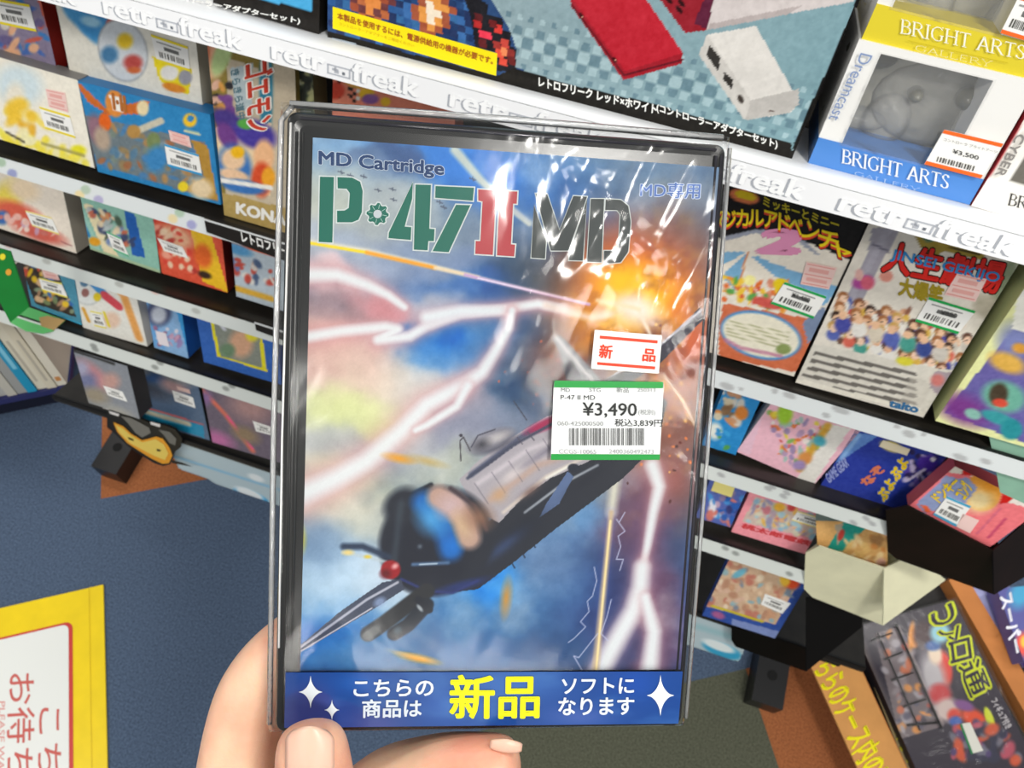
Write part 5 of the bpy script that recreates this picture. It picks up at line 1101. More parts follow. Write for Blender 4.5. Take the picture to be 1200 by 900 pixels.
# smoke and burst at the right
for a in ((770, 440, 110, 150, (120, 84, 74)), (800, 300, 70, 90, (124, 104, 96)), (735, 300, 90, 60, (170, 90, 74)), (660, 420, 60, 50, (104, 60, 56)), (660, 440, 30, 30, (84, 44, 46)), (790, 470, 60, 80, (160, 104, 78)), (810, 400, 40, 60, (196, 106, 70)), (745, 345, 105, 78, (214, 96, 58)), (730, 345, 84, 62, (236, 140, 44)), (700, 380, 54, 40, (236, 160, 50)), (770, 345, 50, 44, (240, 170, 40)), (735, 330, 60, 40, (243, 206, 40)), (730, 400, 60, 34, (226, 150, 60)), (720, 375, 44, 22, (240, 200, 110)), (790, 560, 40, 60, (150, 96, 90)), (700, 540, 50, 20, (214, 190, 160)), (760, 520, 40, 30, (150, 100, 78))):
    E_(a[0], a[1], a[2], a[3], a[4], 0, 1.0, .9)
msk = np.exp(-((I.A-pf.L((760, 420))[0])/.024)**2-((I.B-pf.L((760, 420))[1])/.035)**2)
I.cloud((90, 46, 40), 150, .56, .75, 7, mask=msk); I.cloud((240, 190, 80), 190, .62, .55, 9, mask=msk)
rnd = random.Random(4)
for k in range(60):
    x = rnd.gauss(790, 22); y = rnd.gauss(470, 60); E_(x, y, rnd.uniform(.8, 2.6), rnd.uniform(.8, 2), rnd.choice(((220, 130, 70), (238, 190, 110), (96, 44, 36), (70, 36, 34))), rnd.uniform(0, 180), .3, .9)
for k in range(26):
    x = rnd.gauss(640, 26); y = rnd.gauss(440, 20); E_(x, y, rnd.uniform(.6, 1.6), rnd.uniform(.6, 1.6), (214, 120, 92), 0, .3, .8)
# beams
I.line([(533, 176), (562, 210), (590, 238), (620, 262)], 11, (226, 226, 206), .5, .85, 6); I.line([(600, 245), (650, 280)], 10, (190, 200, 212), .95, .6)
I.line([(355, 282), (430, 294), (500, 310), (600, 335), (690, 356)], 9, (236, 232, 214), .9, .9, 4); I.line([(358, 284), (430, 296)], 3.4, (240, 216, 60), .6); I.line([(430, 296), (510, 314)], 4.4, (236, 168, 70), .7); I.line([(510, 314), (560, 325)], 4, (238, 220, 190), .7)
I.line([(545, 322), (690, 357)], 4.6, (204, 170, 220), .9, .9); I.line([(560, 326), (680, 354)], 1.6, (244, 232, 246), .6)
# lightning
PK = (206, 156, 158); WH = (232, 236, 238)
def bolt(pts, w0, w1, glow=2.6, ga=.75):
    I.line(pts, w0*glow*1.25, PK, .95, ga, w1*glow*1.25); I.line(pts, w0*1.5, (222, 214, 220), .95, .8, w1*1.5); I.line(pts, w0*.95, WH, .75, 1, w1*.95)
bolt([(352, 322), (395, 322), (430, 334), (455, 346), (474, 360)], 15, 7, 2.4)
bolt([(352, 396), (400, 388), (452, 383), (466, 386), (443, 398), (480, 394), (500, 382), (540, 368), (590, 362), (630, 356), (660, 362)], 11, 9, 2.8)
bolt([(500, 372), (540, 364), (590, 364)], 13, 10, 1.6, .3)
bolt([(600, 364), (596, 384), (580, 412), (565, 436), (545, 450), (500, 474), (470, 505), (430, 540), (395, 560), (352, 580)], 7, 22, 2.4)
bolt([(548, 452), (535, 476), (500, 498), (487, 504)], 9, 6, 2.0, .5)
I.line([(640, 358), (690, 372), (715, 368)], 8, (238, 220, 210), .8, .8)
E_(738, 358, 36, 18, (250, 236, 214), 10, 1.0, .95); E_(748, 364, 22, 16, (252, 248, 240), 20, .8, 1); I.line([(748, 364), (775, 420)], 5, (250, 240, 226), .8, .9, 2); I.line([(748, 362), (700, 352)], 7, (250, 230, 200), .9, .8)
bolt([(764, 545), (772, 570), (765, 600), (758, 640), (752, 668)], 14, 6, 2.4, .5); bolt([(752, 665), (750, 688), (742, 715), (722, 750), (700, 790)], 16, 20, 1.8, .6); bolt([(756, 700), (766, 740), (760, 790)], 10, 18, 1.8, .5)
I.line([(724, 540), (716, 600)], 11, (226, 226, 210), .8, .9); I.line([(716, 600), (697, 790)], 5, (240, 214, 130), .8, .95, 7); I.line([(716, 600), (697, 790)], 13, (150, 140, 214), .95, .35); I.line([(715, 610), (698, 788)], 2.4, (250, 232, 180), .6)
def zig(pts): I.line(pts, 1.2, (196, 200, 226), .8, .9)
zig([(732, 600), (725, 612), (722, 608), (732, 622), (724, 628), (727, 640), (722, 655), (730, 655), (726, 668)]); zig([(696, 664), (699, 680), (694, 698), (688, 704), (690, 716), (680, 728), (686, 734), (672, 748), (666, 752)]); zig([(716, 702), (711, 722), (704, 742), (712, 750)]); zig([(700, 742), (678, 770), (672, 768), (682, 785)])
I.line([(778, 440), (800, 470), (815, 500)], 3, (236, 220, 200), .6, .8)
# aircraft
MET = (176, 172, 178); DK = (38, 42, 52)
I.poly([(820, 360), (824, 374), (775, 424), (742, 446), (700, 470), (690, 462), (770, 408)], (54, 54, 66)); I.line([(822, 363), (772, 405), (700, 452)], 3, (176, 174, 184), .5); E_(783, 406, 9, 6, (52, 50, 64), -45)
I.poly([(648, 396), (655, 392), (664, 400), (705, 446), (690, 470), (668, 446)], (146, 146, 150)); I.line([(650, 394), (694, 446)], 3, (206, 204, 204), .5); I.poly([(658, 428), (670, 420), (680, 440), (664, 446)], (58, 56, 66)); I.poly([(735, 434), (700, 448), (712, 450), (730, 446)], (40, 44, 50))
I.poly([(760, 455), (782, 470), (770, 520), (730, 560), (690, 590), (650, 620), (600, 660), (560, 690), (510, 696), (480, 690), (560, 620), (640, 560)], DK)
I.poly([(538, 562), (560, 540), (600, 512), (640, 488), (670, 476), (740, 470), (730, 510), (690, 540), (645, 560), (610, 585), (585, 612), (560, 600)], MET)
I.line([(552, 556), (610, 512), (660, 484)], 6, (88, 92, 112), .6); I.line([(560, 566), (620, 526), (690, 500)], 9, (206, 200, 206), .9, .9); I.line([(575, 585), (630, 545), (700, 520)], 12, (190, 164, 150), .9, .7); I.line([(590, 600), (640, 558), (700, 528)], 4, (226, 216, 206), .8, .8); I.line([(615, 600), (660, 566), (700, 545)], 3, (216, 222, 228), .7, .7)
E_(640, 497, 24, 6, (164, 40, 84), -22, .4, .9); I.line([(560, 552), (590, 530)], 2, (60, 60, 72), .5); I.line([(640, 560), (668, 545)], 3, (240, 238, 230), .6)
I.poly([(640, 590), (665, 552), (672, 558), (655, 590), (632, 606)], (98, 116, 150)); E_(672, 548, 7, 5, (30, 36, 50), 0)
for k in range(9): E_(572+k*4.6, 545-k*3.4, 1.1, .8, (70, 70, 86), 0, .3)
for (x, y) in ((612, 648), (624, 636), (632, 610), (636, 622), (600, 660)): I.line([(x, y), (x+3, y+5)], 1.6, (34, 40, 54), .4)
# canopy
E_(577, 517, 27, 12, (92, 92, 104), -22, .25); E_(574, 515, 22, 8, (172, 170, 176), -22, .6); E_(566, 520, 9, 5, (74, 74, 82), -22, .7); E_(584, 512, 12, 4, (196, 192, 192), -22, .8, .8); I.line([(552, 524), (560, 510), (580, 503)], 1.6, (84, 84, 96), .5)
for k in range(7): I.line([(556+k*20, 566-k*13), (572+k*20, 590-k*13)], 1.1, (96, 92, 104), .6, .6)
I.line([(548, 560), (600, 522), (655, 492), (700, 474)], 3.5, (70, 74, 92), .7); E_(600, 556, 22, 8, (222, 214, 214), -36, .9, .8); E_(655, 525, 30, 8, (206, 200, 208), -32, .9, .8); E_(585, 580, 14, 12, (196, 164, 132), -30, .9, .8); E_(622, 575, 22, 7, (110, 88, 84), -36, .9, .8); E_(640, 528, 26, 3, (130, 126, 140), -34, .8, .7)
I.line([(606, 512), (612, 520)], 1.2, (80, 76, 90), .4); I.line([(618, 506), (626, 516)], 1.2, (80, 76, 90), .4)
E_(612, 620, 40, 16, (26, 32, 44), -38, .9, .9); E_(590, 640, 40, 10, (64, 82, 120), -38, .9, .7); E_(690, 560, 40, 8, (30, 34, 46), -36, .9, .9)
I.line([(540, 540), (539, 516), (543, 512), (551, 528)], 1.5, (70, 66, 72), .4); E_(540, 510, 2, 2, (60, 56, 66), 0); I.line([(602, 470), (617, 492)], 1.2, (60, 60, 70), .4)
# cowling
E_(512, 634, 68, 62, DK, -30, .06); E_(470, 590, 22, 16, DK, -40, .3); E_(500, 645, 50, 50, (32, 36, 48), -30, .1); I.line([(482, 580), (505, 568)], 6, (34, 38, 46), .4); E_(474, 600, 13, 14, (40, 44, 54), 0, .3)
I.line([(496, 588), (510, 602), (522, 622), (528, 644)], 26, (36, 104, 170), .5); E_(505, 608, 14, 16, (96, 166, 214), -35, .8, .9); E_(530, 640, 9, 9, (36, 120, 196), 0, .8)
I.line([(514, 582), (532, 592), (545, 610), (550, 630)], 27, (190, 162, 150), .35); E_(528, 592, 14, 12, (206, 184, 186), -30, .8, .9); E_(542, 616, 9, 16, (206, 180, 152), -25, .7, .9)
I.line([(528, 572), (556, 592), (570, 620)], 5, (70, 60, 66), .7); E_(562, 606, 14, 12, (146, 112, 92), 20, .8, .8)
E_(492, 640, 4, 4, (120, 130, 140), 0, .9, .8); E_(540, 686, 30, 5, (40, 56, 110), -15, .6, .8); I.line([(470, 678), (500, 692), (530, 694), (560, 680)], 3, (50, 60, 110), .8)
E_(450, 690, 14, 14, (150, 160, 178), 0, 1, .4)
# wing, stores, propeller
I.poly([(350, 757), (400, 715), (448, 682), (470, 678), (474, 690), (440, 712), (352, 764)], (70, 76, 92)); I.line([(352, 758), (430, 702), (466, 682)], 3, (186, 188, 200), .5); I.line([(352, 763), (436, 712)], 1.6, (206, 206, 214), .5); E_(445, 705, 7, 5, (150, 168, 200), -30, .5, .8)
I.line([(432, 742), (450, 730), (500, 692)], 19, (44, 46, 50), .15); I.line([(430, 745), (440, 738)], 12, (110, 112, 112), .4); I.line([(462, 742), (478, 732), (500, 708)], 17, (34, 40, 50), .15); I.line([(490, 702), (503, 714)], 9, (30, 34, 44), .2); E_(466, 738, 5, 4, (70, 82, 92), -40, .5); E_(492, 712, 2, 5, (170, 176, 180), -40, .4)
I.line([(403, 640), (425, 640), (455, 652)], 8, (46, 58, 78), .6, .95); I.line([(402, 647), (430, 652), (452, 658)], 4, (196, 208, 214), .7, .8); E_(408, 647, 6, 3, (232, 212, 150), 0, .6); E_(431, 652, 4, 2, (220, 196, 90), 0, .6)
I.line([(484, 661), (525, 659)], 4, (98, 126, 160), .8, .9); I.line([(492, 661), (512, 660)], 1.8, (190, 206, 220), .7); I.line([(462, 655), (470, 590)], 12, (80, 92, 100), .95, .45)
E_(458, 667, 11.5, 11, (146, 36, 44), 0, .12); E_(463, 663, 4, 3, (226, 170, 170), -30, .6); E_(452, 672, 6, 5, (96, 24, 32), 0, .6)
E_(490, 771, 20, 4, (236, 166, 50), 12, .7); E_(482, 768, 20, 2, (236, 196, 130), 14, .8, .7); E_(593, 700, 5, 17, (206, 146, 66), 6, .8, .85); E_(468, 537, 14, 4, (222, 160, 60), 12, .8, .9); E_(500, 540, 18, 4, (190, 160, 90), 14, .8, .6); E_(354, 632, 4, 12, (222, 206, 70), 0, .8, .7)
for (x, y) in ((443, 223), (460, 222), (461, 234), (426, 207), (520, 243), (554, 210), (400, 202), (411, 206), (515, 237)): I.line([(x-3.5, y-1), (x+3.5, y+1.2)], 1.5, (86, 92, 108), .4, .9); I.line([(x, y-2), (x+.6, y+2)], 1.3, (86, 92, 108), .4, .8)
I.grain(5, 2500); mu = I.C.mean(-1, keepdims=True); I.C = np.clip(mu+(I.C-mu)*1.22, 0, 255)*.93-5
art = I.build('cover_insert', case, print_mat(.6), .0004)
z4 = Z(320, 110, 4.0); z9 = Z(580, 110, 4.0)
def outlined(polys, zf_, c, edge='c9d1d0', gw=1.5):
    for P in polys:
        P2 = [np.array(zf_(*p)) for p in P]; ct = sum(P2)/len(P2)
        # grow outline by offsetting every edge
        n = len(P2); ar = sum(P2[i][0]*P2[(i+1) % n][1]-P2[(i+1) % n][0]*P2[i][1] for i in range(n)); sg = 1 if ar > 0 else -1; G = []
        for i in range(n):
            d1 = P2[i]-P2[i-1]; d2 = P2[(i+1) % n]-P2[i]; d1 = d1/np.linalg.norm(d1); d2 = d2/np.linalg.norm(d2)
            n1 = np.array([d1[1], -d1[0]])*sg; n2 = np.array([d2[1], -d2[0]])*sg; k = 1+n1.dot(n2); G.append(P2[i]+(n1+n2)/max(k, .5)*gw)
        flat(pf, [tuple(g) for g in G], edge, art, .00060, 'title_outline'); flat(pf, [tuple(p) for p in P2], c, art, .00075, 'title_lettering')
GR = '0d6353'
outlined([[(220, 388), (285, 390), (278, 697), (214, 694)], [(302, 390), (370, 393), (408, 412), (420, 455), (416, 555), (400, 590), (370, 602), (300, 602), (300, 548), (335, 547), (355, 535), (360, 465), (345, 445), (303, 443)],
          [(655, 415), (652, 490), (617, 622), (648, 625), (645, 685), (541, 676), (543, 650)], [(668, 425), (740, 427), (732, 632), (757, 634), (754, 690), (728, 690), (724, 733), (660, 730)], [(762, 432), (942, 440), (936, 501), (760, 487)], [(858, 520), (925, 522), (823, 742), (748, 737)]], z4, GR)
gear = []
for k in range(32):
    a = 2*math.pi*k/32; r = 52 if (k//2) % 2 == 0 else 42; gear.append((490+r*math.cos(a), 563+r*math.sin(a)))
outlined([gear], z4, GR); 
flat(pf, [z4(490+20*math.cos(a), 563+20*math.sin(a)) for a in np.linspace(0, 2*math.pi, 17)[:-1]], 'b8bfc4', art, .0009, 'title_outline')
for k in range(8): a = 2*math.pi*k/8+.2; flat(pf, [z4(490+24*math.cos(a-.05), 563+24*math.sin(a-.05)), z4(490+44*math.cos(a-.03), 563+44*math.sin(a-.03)), z4(490+44*math.cos(a+.03), 563+44*math.sin(a+.03)), z4(490+24*math.cos(a+.05), 563+24*math.sin(a+.05))], '9cc4b8', art, .0009, 'title_outline')
outlined([[(962, 448), (1045, 452), (1043, 500), (1030, 755), (948, 750), (950, 690), (972, 690), (982, 505), (962, 500)], [(1064, 455), (1145, 458), (1142, 515), (1125, 515), (1115, 705), (1135, 707), (1130, 762), (1050, 757), (1052, 700)]], z4, 'ab343b')
outlined([[(184, 522), (240, 690), (235, 773), (170, 768)], [(190, 467), (245, 470), (303, 640), (368, 478), (432, 482), (345, 735), (262, 735)], [(432, 492), (412, 782), (346, 780), (352, 742)],
          [(450, 492), (512, 492), (500, 790), (432, 787)], [(520, 492), (590, 497), (625, 525), (637, 600), (625, 740), (590, 790), (510, 797), (512, 735), (570, 735), (580, 715), (588, 565), (572, 545), (517, 545)]], z9, '2c3434', 'd4dbd8', .9)
for (c, b_, lf) in (('c6d3e2', .06, .00060), ('213c66', .03, .00075)): text(pf, 'MD Cartridge', (374, 177), (520, 190), (374, 197), c, art, lf, b_)
for (c, b_, lf) in (('cfdcf0', .05, .00060), ('5a78b8', .01, .00075)): text(pf, 'MD専用', (751, 213), (821, 215), (750, 231), c, art, lf, b_)

# film wrap: sleeve with wrinkled front sheet, welded rims and corner tucks
FZ = .0026
q = [Face(O+nC*FZ, u, v, wC, hC).L(p) for p in ((318, 115), (853, 153), (820, 858), (316, 872))]
fx0_, fx1_, fy0_, fy1_ = (q[0][0]+q[3][0])/2, (q[1][0]+q[2][0])/2, (q[2][1]+q[3][1])/2, (q[0][1]+q[1][1])/2
film = film_mat('bag_film', .010, .24, .30, 26, .11)
nx, ny = 120, 160; V = []; F = []; SL = []
for j in range(ny+1):
    for i in range(nx+1):
        a, b2 = i/nx, j/ny; X = fx0_+(fx1_-fx0_)*a; Y = fy0_+(fy1_-fy0_)*b2
        ed = min(a, 1-a)*(fx1_-fx0_); ev = min(b2, 1-b2)*(fy1_-fy0_); d = min(ed, ev)
        z = FZ*min(1, (d/.004))**.5-.004*max(0, 1-d/.003)
        sm_ = lambda t: max(0, min(1, t))**2*(3-2*max(0, min(1, t)))
        wr = sm_((a-.42)/.2)*sm_((b2-.52)/.22); SL.append(.05+.31*wr+.12*sm_((a-.85)/.1)); wr = .12+.88*wr
        z += wr*.0010*(float(vnoise(np.array(a*16.+b2*7), np.array(b2*8.-a*6), 5))-.5)*min(1, d/.006)+wr*.0007*(float(vnoise(np.array(a*40.-b2*25), np.array(b2*12.), 9))-.5)*min(1, d/.006)
        z = max(z, .0010) if d > .006 else z
        V.append(W3(X, Y, z))
for j in range(ny):
    for i in range(nx): k = j*(nx+1)+i; F.append((k, k+1, k+nx+2, k+nx+1))
ff_ = mesh_obj('film_front', V, F, film, case, smooth=True); at_ = ff_.data.attributes.new('slack', 'FLOAT', 'POINT'); at_.data.foreach_set('value', SL)
def fring(i_, z, r=.004): return rring(fx0_+i_, fy0_+i_, fx1_-i_, fy1_-i_, r, z, 5)
loft('film_sides', [fring(0, -.004), fring(-.0003, -.010), fring(.0006, -DT-.001), fring(.02, -DT-.0018)], film_mat('rim_film', .10, .25, .5, 60, .12), case, False, False, True)
rim = film_mat('weld_film', .35, .45, .4, 90, .12)
tube('film_weld_or_highlight', [W3(fx0_+.0008, fy0_+.004, -.001), W3(fx0_+.0003, (fy0_+fy1_)/2, -.001), W3(fx0_+.0008, fy1_-.006, -.001), W3(fx0_+.004, fy1_-.001, -.002)], .0009, rim, case, 8)
tube('film_weld_or_highlight', [W3(fx0_+.003, fy1_-.0008, -.002), W3((fx0_+fx1_)/2, fy1_-.0004, -.0015), W3(fx1_-.003, fy1_-.0008, -.002)], .0011, rim, case, 8)
tube('film_weld_or_highlight', [W3(fx1_-.0006, fy0_+.004, -.001), W3(fx1_-.0003, (fy0_+fy1_)/2, -.001), W3(fx1_-.0008, fy1_-.004, -.001)], .0007, rim, case, 8)
tube('film_weld_or_highlight', [W3(x0+.0015, y0+.03, .0022), W3(x0+.0012, (y0+y1)/2, .0022), W3(x0+.0018, y1-.004, .0020)], .00035, mat('e8e8e6', .1, .8), case, 6)  # near-white thread painting the bright highlight line along the film's left edge

# stickers on the film
sf = Face(O+nC*(FZ+.0006), u, v, wC, hC)
lb = flat(sf, [(651, 446), (776, 447.5), (778, 450), (773, 537), (771, 539), (647, 539), (645.5, 537), (649, 448)], 'd8dada', case, .0002, 'price_label', .35, .0002)
z0 = Z(580, 320, 4.0)
flat(sf, [(649.5, 446), (777.5, 447.5), (777, 455), (649, 454)], '088a34', lb, .0004, 'green_band', .35); flat(sf, [(646, 532), (773.5, 532.5), (773, 539), (645.5, 539)], '088a34', lb, .0004, 'green_band', .35)
def lt(s__, x0_, y0_, x1_, y1_, c='2a2c2c', b_=0.0): text(sf, s__, z0(x0_, y0_), z0(x1_, y0_+2), z0(x0_, y1_), c, lb, .0005, b_, .4)
lt('MD', 310, 538, 352, 556, '6d7070'); lt('STG', 442, 538, 496, 556, '6d7070'); lt('新品', 570, 534, 628, 560, '6d7070'); lt('250313', 668, 538, 753, 556, '8a8c8c')
lt('P-47 II MD', 308, 571, 470, 593); lt('¥3,490', 412, 607, 665, 677, '161818', .012); lt('(税別)', 672, 638, 752, 668, '8a8c8c')
lt('060-425000500', 293, 694, 508, 715, '8a8c8c'); lt('税込3,839円', 562, 683, 783, 720, '202222', .006); lt('CCGS-10065', 300, 826, 475, 846, '9a9c9c'); lt('2400360492473', 535, 826, 745, 846, '9a9c9c')
x = 348.; pat = [3, 4, 2, 5, 3, 3, 7, 8, 3, 4, 6, 10, 3, 5, 4, 4, 12, 3, 4, 6, 3, 7, 3, 3, 3, 6, 6, 4, 3, 3, 6, 4, 3, 4, 9, 8, 3, 4, 5, 6, 3, 8, 5, 9, 4, 6, 5, 5]
kk = 0; bars_v = []; bars_f = []
while x < 697:
    w_ = pat[kk % len(pat)]*.9
    if kk % 2 == 0:
        P = [sf.W(z0(*p), .0005) for p in ((x, 808), (x+w_, 808), (x+w_, 727), (x, 727))]; n0 = len(bars_v); bars_v += P; bars_f.append((n0, n0+1, n0+2, n0+3))
    x += w_; kk += 1
mesh_obj('barcode', bars_v, bars_f, mat('3a3c3c', .4), lb)
ns = flat(sf, [(697, 386.5), (776, 393), (772, 438), (692.5, 432)], 'dcdad6', case, .0002, 'new_item_sticker', .4, .0002)
flat(sf, [z0(492, 293), z0(763, 316), z0(762, 330), z0(491, 307)], 'd83a1a', ns, .0004, 'red_line'); flat(sf, [z0(480, 417), z0(752, 438), z0(750, 452), z0(479, 430)], 'd83a1a', ns, .0004, 'red_line')
text(sf, '新', z0(494, 334), z0(554, 340), z0(487, 396), 'd83a1a', ns, .0005, .025); text(sf, '品', z0(697, 354), z0(755, 359), z0(692, 412), 'd83a1a', ns, .0005, .025)

# banner label
bf = Face(O+nC*(FZ+.0004), u, v, wC, hC)
bn = [(335, 788), (800, 782), (795, 848), (333, 853)]
bt = Face(*(lambda a, b_, d: (a, (b_-a)/np.linalg.norm(b_-a), np.cross(nC, (b_-a)/np.linalg.norm(b_-a)), np.linalg.norm(b_-a), np.linalg.norm(d-a)))(bf.W(bn[3]), bf.W(bn[2]), bf.W(bn[0])))
I = Ink(bt, .0005); I.fill((24, 68, 142)); 
for a in ((365, 820, 40, 34, (70, 78, 150)), (340, 845, 30, 30, (60, 70, 150)), (440, 850, 60, 30, (78, 82, 152)), (600, 800, 90, 30, (58, 108, 180)), (520, 830, 70, 30, (50, 96, 176)), (680, 840, 60, 20, (70, 96, 170)), (745, 800, 40, 30, (26, 76, 168)), (420, 800, 40, 20, (40, 96, 180))): I.ell(a[0], a[1], a[2], a[3], a[4], 0, 1.0, .8)
I.ell(362, 832, 32, 24, (66, 70, 140), 0, .06, .55); I.ell(392, 846, 40, 26, (58, 66, 142), 0, .06, .35); I.cloud((90, 140, 200), 120, .62, .3, 4, .4)
I.C = I.C*.9; bo = I.build('banner_label', case, print_mat(.3), .0)
def star(cx, cy, rx, ry):
    P = []
    for k in range(4):
        a = k*math.pi/2
        for s__ in (0, .09, .2, .35, .55, .7854, 1.02, 1.22, 1.37, 1.48):
            c_, n_ = abs(math.cos(s__)), abs(math.sin(s__)); rr2 = (c_**.6+n_**.6)**(-1/.6) if s__ else 1.0
            P.append((cx+rx*rr2*math.cos(a+s__), cy+ry*rr2*math.sin(a+s__)))
    # build as fan to stay valid for a concave outline
    V = [bf.W((cx, cy), .0003)]+[bf.W(p, .0003) for p in P]; n = len(P)
    mesh_obj('star', V, [(0, 1+(k+1) % n, 1+k) for k in range(n)], mat('d6dde2', .3, .2), bo)
star(364, 811, 14, 19); star(389, 832, 9, 12); star(774, 815, 16, 24)
def bw_(s__, x0_, y0_, x1_, y1_, c, b_): text(bf, s__, (x0_, y0_), (x1_, y0_-.6), (x0_-.4, y1_), c, bo, .0004, b_, .35)
bw_('こちらの', 415, 797, 508, 816, 'cdd6e0', .022); bw_('商品は', 425, 820, 494, 841, 'cdd6e0', .022); bw_('新品', 528, 792, 632, 842, 'd8d80f', .024); bw_('ソフトに', 659, 795, 743, 813, 'cdd6e0', .022); bw_('なります', 655, 818, 743, 838, 'cdd6e0', .022)

# added glare lamps: placed and sized for their mirror images on the film
def mirror_at(p, zc_, yoff=0):
    P = sf.W(p); d = P-C0; d /= np.linalg.norm(d); r = d-2*d.dot(nC)*nC; t_ = (zc_-P[2])/r[2]; return P+r*t_
g = mirror_at((676, 212), 2.7); g2 = mirror_at((800, 215), 2.7); gd = g2-g; print('glare lamp', g, g2)
lamp(g[0], g[1], 2.7, .22, .17, 21, (1, .98, .93), math.atan2(gd[1], gd[0]))
g3 = mirror_at((735, 205), 2.7); lamp(g3[0], g3[1], 2.7, .10, .12, 5, (1, .98, .93), 0)
g3 = mirror_at((352, 455), 2.7); lamp(g3[0], g3[1], 2.7, .03, .16, 1.6, (1, .98, .93), 0)  # sliver lamp added for the highlight at the film's left side
flush_texts()

# ---------------------------------------------------------------- the hand
def skin_mat():
    m = bpy.data.materials.new('skin'); m.use_nodes = True; nt = m.node_tree; b_ = nt.nodes['Principled BSDF']
    tc = nt.nodes.new('ShaderNodeTexCoord'); nz = nt.nodes.new('ShaderNodeTexNoise'); nz.inputs['Scale'].default_value = 28; nz.inputs['Detail'].default_value = 4
    nt.links.new(tc.outputs['Object'], nz.inputs['Vector']); rp = nt.nodes.new('ShaderNodeValToRGB')
    rp.color_ramp.elements[0].position = .35; rp.color_ramp.elements[0].color = (*srgb('d9937a'), 1); rp.color_ramp.elements[1].position = .68; rp.color_ramp.elements[1].color = (*srgb('ecc6a6'), 1)
    nt.links.new(nz.outputs['Fac'], rp.inputs[0]); nt.links.new(rp.outputs[0], b_.inputs['Base Color'])
    b_.inputs['Roughness'].default_value = .45; b_.inputs['Subsurface Weight'].default_value = .35; b_.inputs['Subsurface Radius'].default_value = (1, .3, .15); b_.inputs['Subsurface Scale'].default_value = .003
    n2 = nt.nodes.new('ShaderNodeTexNoise'); n2.inputs['Scale'].default_value = 700; n2.inputs['Detail'].default_value = 3; nt.links.new(tc.outputs['Object'], n2.inputs['Vector'])
    bp = nt.nodes.new('ShaderNodeBump'); bp.inputs['Strength'].default_value = .25; bp.inputs['Distance'].default_value = .0006; nt.links.new(n2.outputs['Fac'], bp.inputs['Height']); nt.links.new(bp.outputs[0], b_.inputs['Normal'])
    return m
skin = skin_mat()
J = {}; 
def A3(px, py, d): return at(px, py, d)
nodes = [  # (px, py, depth, radius, parent)
    ('wrist', 150, 1560, .330, .0270, None), ('arm', 90, 1760, .350, .0290, 'wrist'), ('palm', 215, 1330, .312, .0260, 'wrist'),
    ('knuckles', 255, 1170, .303, .0215, 'palm'),
    ('i1', 270, 1000, .296, .0160, 'knuckles'), ('i1b', 280, 900, .292, .0140, 'i1'), ('i2', 289, 822, .288, .0121, 'i1b'), ('i2b', 312, 782, .287, .0110, 'i2'), ('i3', 346, 748, .286, .0100, 'i2b'), ('i4', 398, 712, .284, .0082, 'i3'),
    ('m1', 350, 1060, .300, .0150, 'knuckles'), ('m2', 410, 968, .288, .0140, 'm1'), ('m2b', 452, 922, .274, .0128, 'm2'), ('m3', 530, 901, .264, .0110, 'm2b'), ('m4', 613, 899, .261, .0094, 'm3'),
    ('r1', 400, 1130, .304, .0140, 'knuckles'), ('r2', 500, 1060, .296, .0120, 'r1'), ('r3', 585, 1010, .284, .0100, 'r2'), ('r4', 640, 992, .276, .0082, 'r3'),
    ('p1', 420, 1220, .310, .0130, 'palm'), ('p2', 520, 1170, .303, .0105, 'p1'), ('p3', 600, 1130, .296, .0088, 'p2'), ('p4', 650, 1115, .290, .0074, 'p3'),
    ('t0', 290, 1230, .276, .0190, 'palm'), ('t1', 345, 1090, .250, .0150, 't0'), ('t2', 370, 985, .236, .0124, 't1'), ('t3', 370, 925, .2325, .0114, 't2'), ('t3b', 366, 885, .2316, .0106, 't3'), ('t4', 364, 840, .2335, .0086, 't3b')]
idx = {n_[0]: i for i, n_ in enumerate(nodes)}
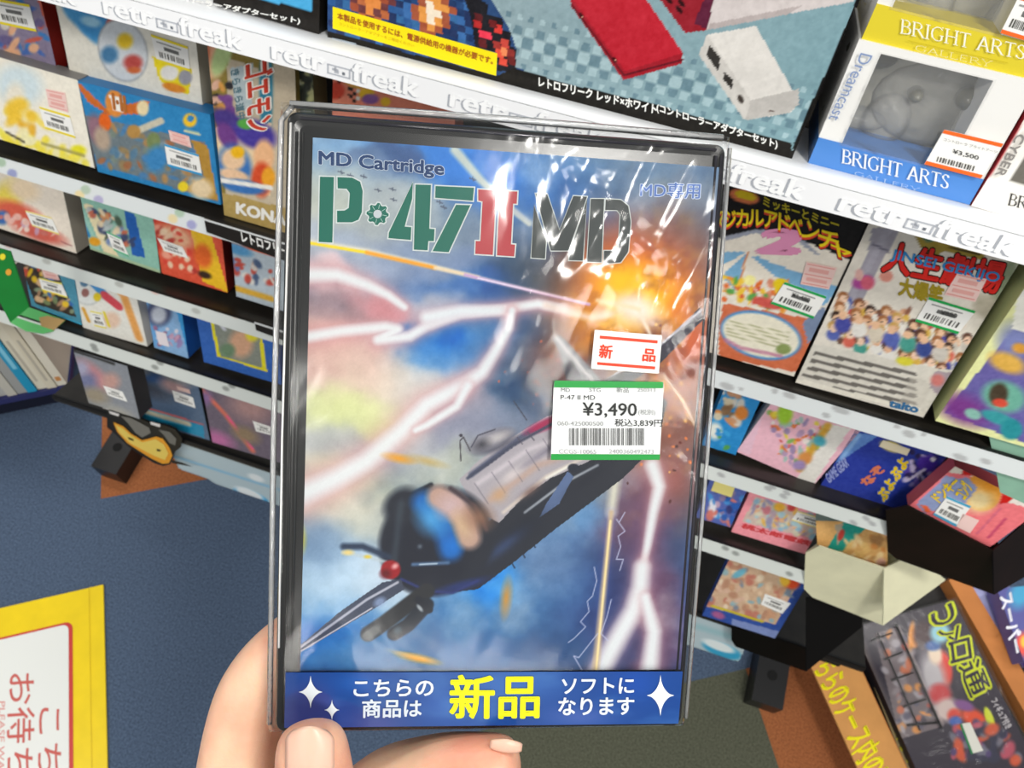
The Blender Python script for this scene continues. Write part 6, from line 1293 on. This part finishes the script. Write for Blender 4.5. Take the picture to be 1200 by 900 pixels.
hb = thing('hand', 'bare left hand gripping the lower left corner of the wrapped case', 'hand', A3(150, 1560, .33))
org = np.array(hb.location)
me = bpy.data.meshes.new('hand_skin'); me.from_pydata([tuple(A3(n_[1], n_[2], n_[3])-org) for n_ in nodes], [(idx[n_[5]], i) for i, n_ in enumerate(nodes) if n_[5]], [])
me.materials.append(skin); ho = bpy.data.objects.new('hand_skin', me); col.objects.link(ho); ho.parent = hb
ho.modifiers.new('skin', 'SKIN'); sb = ho.modifiers.new('smooth', 'SUBSURF'); sb.levels = 3; sb.render_levels = 3
ho.modifiers['skin'].use_smooth_shade = True
if not me.skin_vertices: me.skin_vertices.new() if hasattr(me.skin_vertices, 'new') else None
for i, n_ in enumerate(nodes):
    sv = me.skin_vertices[0].data[i]; r = n_[4]*(1.06 if n_[0] in ('t2', 't3', 't3b', 't4') else 1.14); sv.radius = (r, r); sv.use_root = (i == 0)
# nails
def nail(px, py, dep, wpx, hpx, rot, bulge, label=None, tilt=0.0, tip='f0dcc8'):
    V = []; F = []; nx_, ny_ = 12, 14; R_ = wpx/FPX*dep*.5
    for j in range(ny_+1):
        for i in range(nx_+1):
            a = -1+2*i/nx_; b2 = -1+2*j/ny_
            k = (1-max(0, abs(b2)-.55)**2*1.6)
            x_ = a*wpx*.5*k; y_ = b2*hpx*.5*(1-.12*a*a)
            c_, s_ = math.cos(rot), math.sin(rot); X_, Y_ = x_*c_-y_*s_, x_*s_+y_*c_
            V.append(A3(px+X_, py+Y_, dep+bulge*(a*a)+tilt*b2+.0006*b2*b2))
    for j in range(ny_):
        for i in range(nx_): k = j*(nx_+1)+i; F.append((k, k+1, k+nx_+2, k+nx_+1))
    o = mesh_obj('nail', V, F, mat('deb19c', .35, .4, .05, 60, sss=.2), hb, smooth=True, label=label)
    sm = o.modifiers.new('t', 'SOLIDIFY'); sm.thickness = .0006; sm.offset = 1
    return o
nail(363, 884, .2192, 58, 66, 0, .0024, 'pale pink thumbnail facing the lens', -.0002)
nail(593, 874, .2541, 38, 16, .12, .0014, 'fingertip nail just under the case edge')
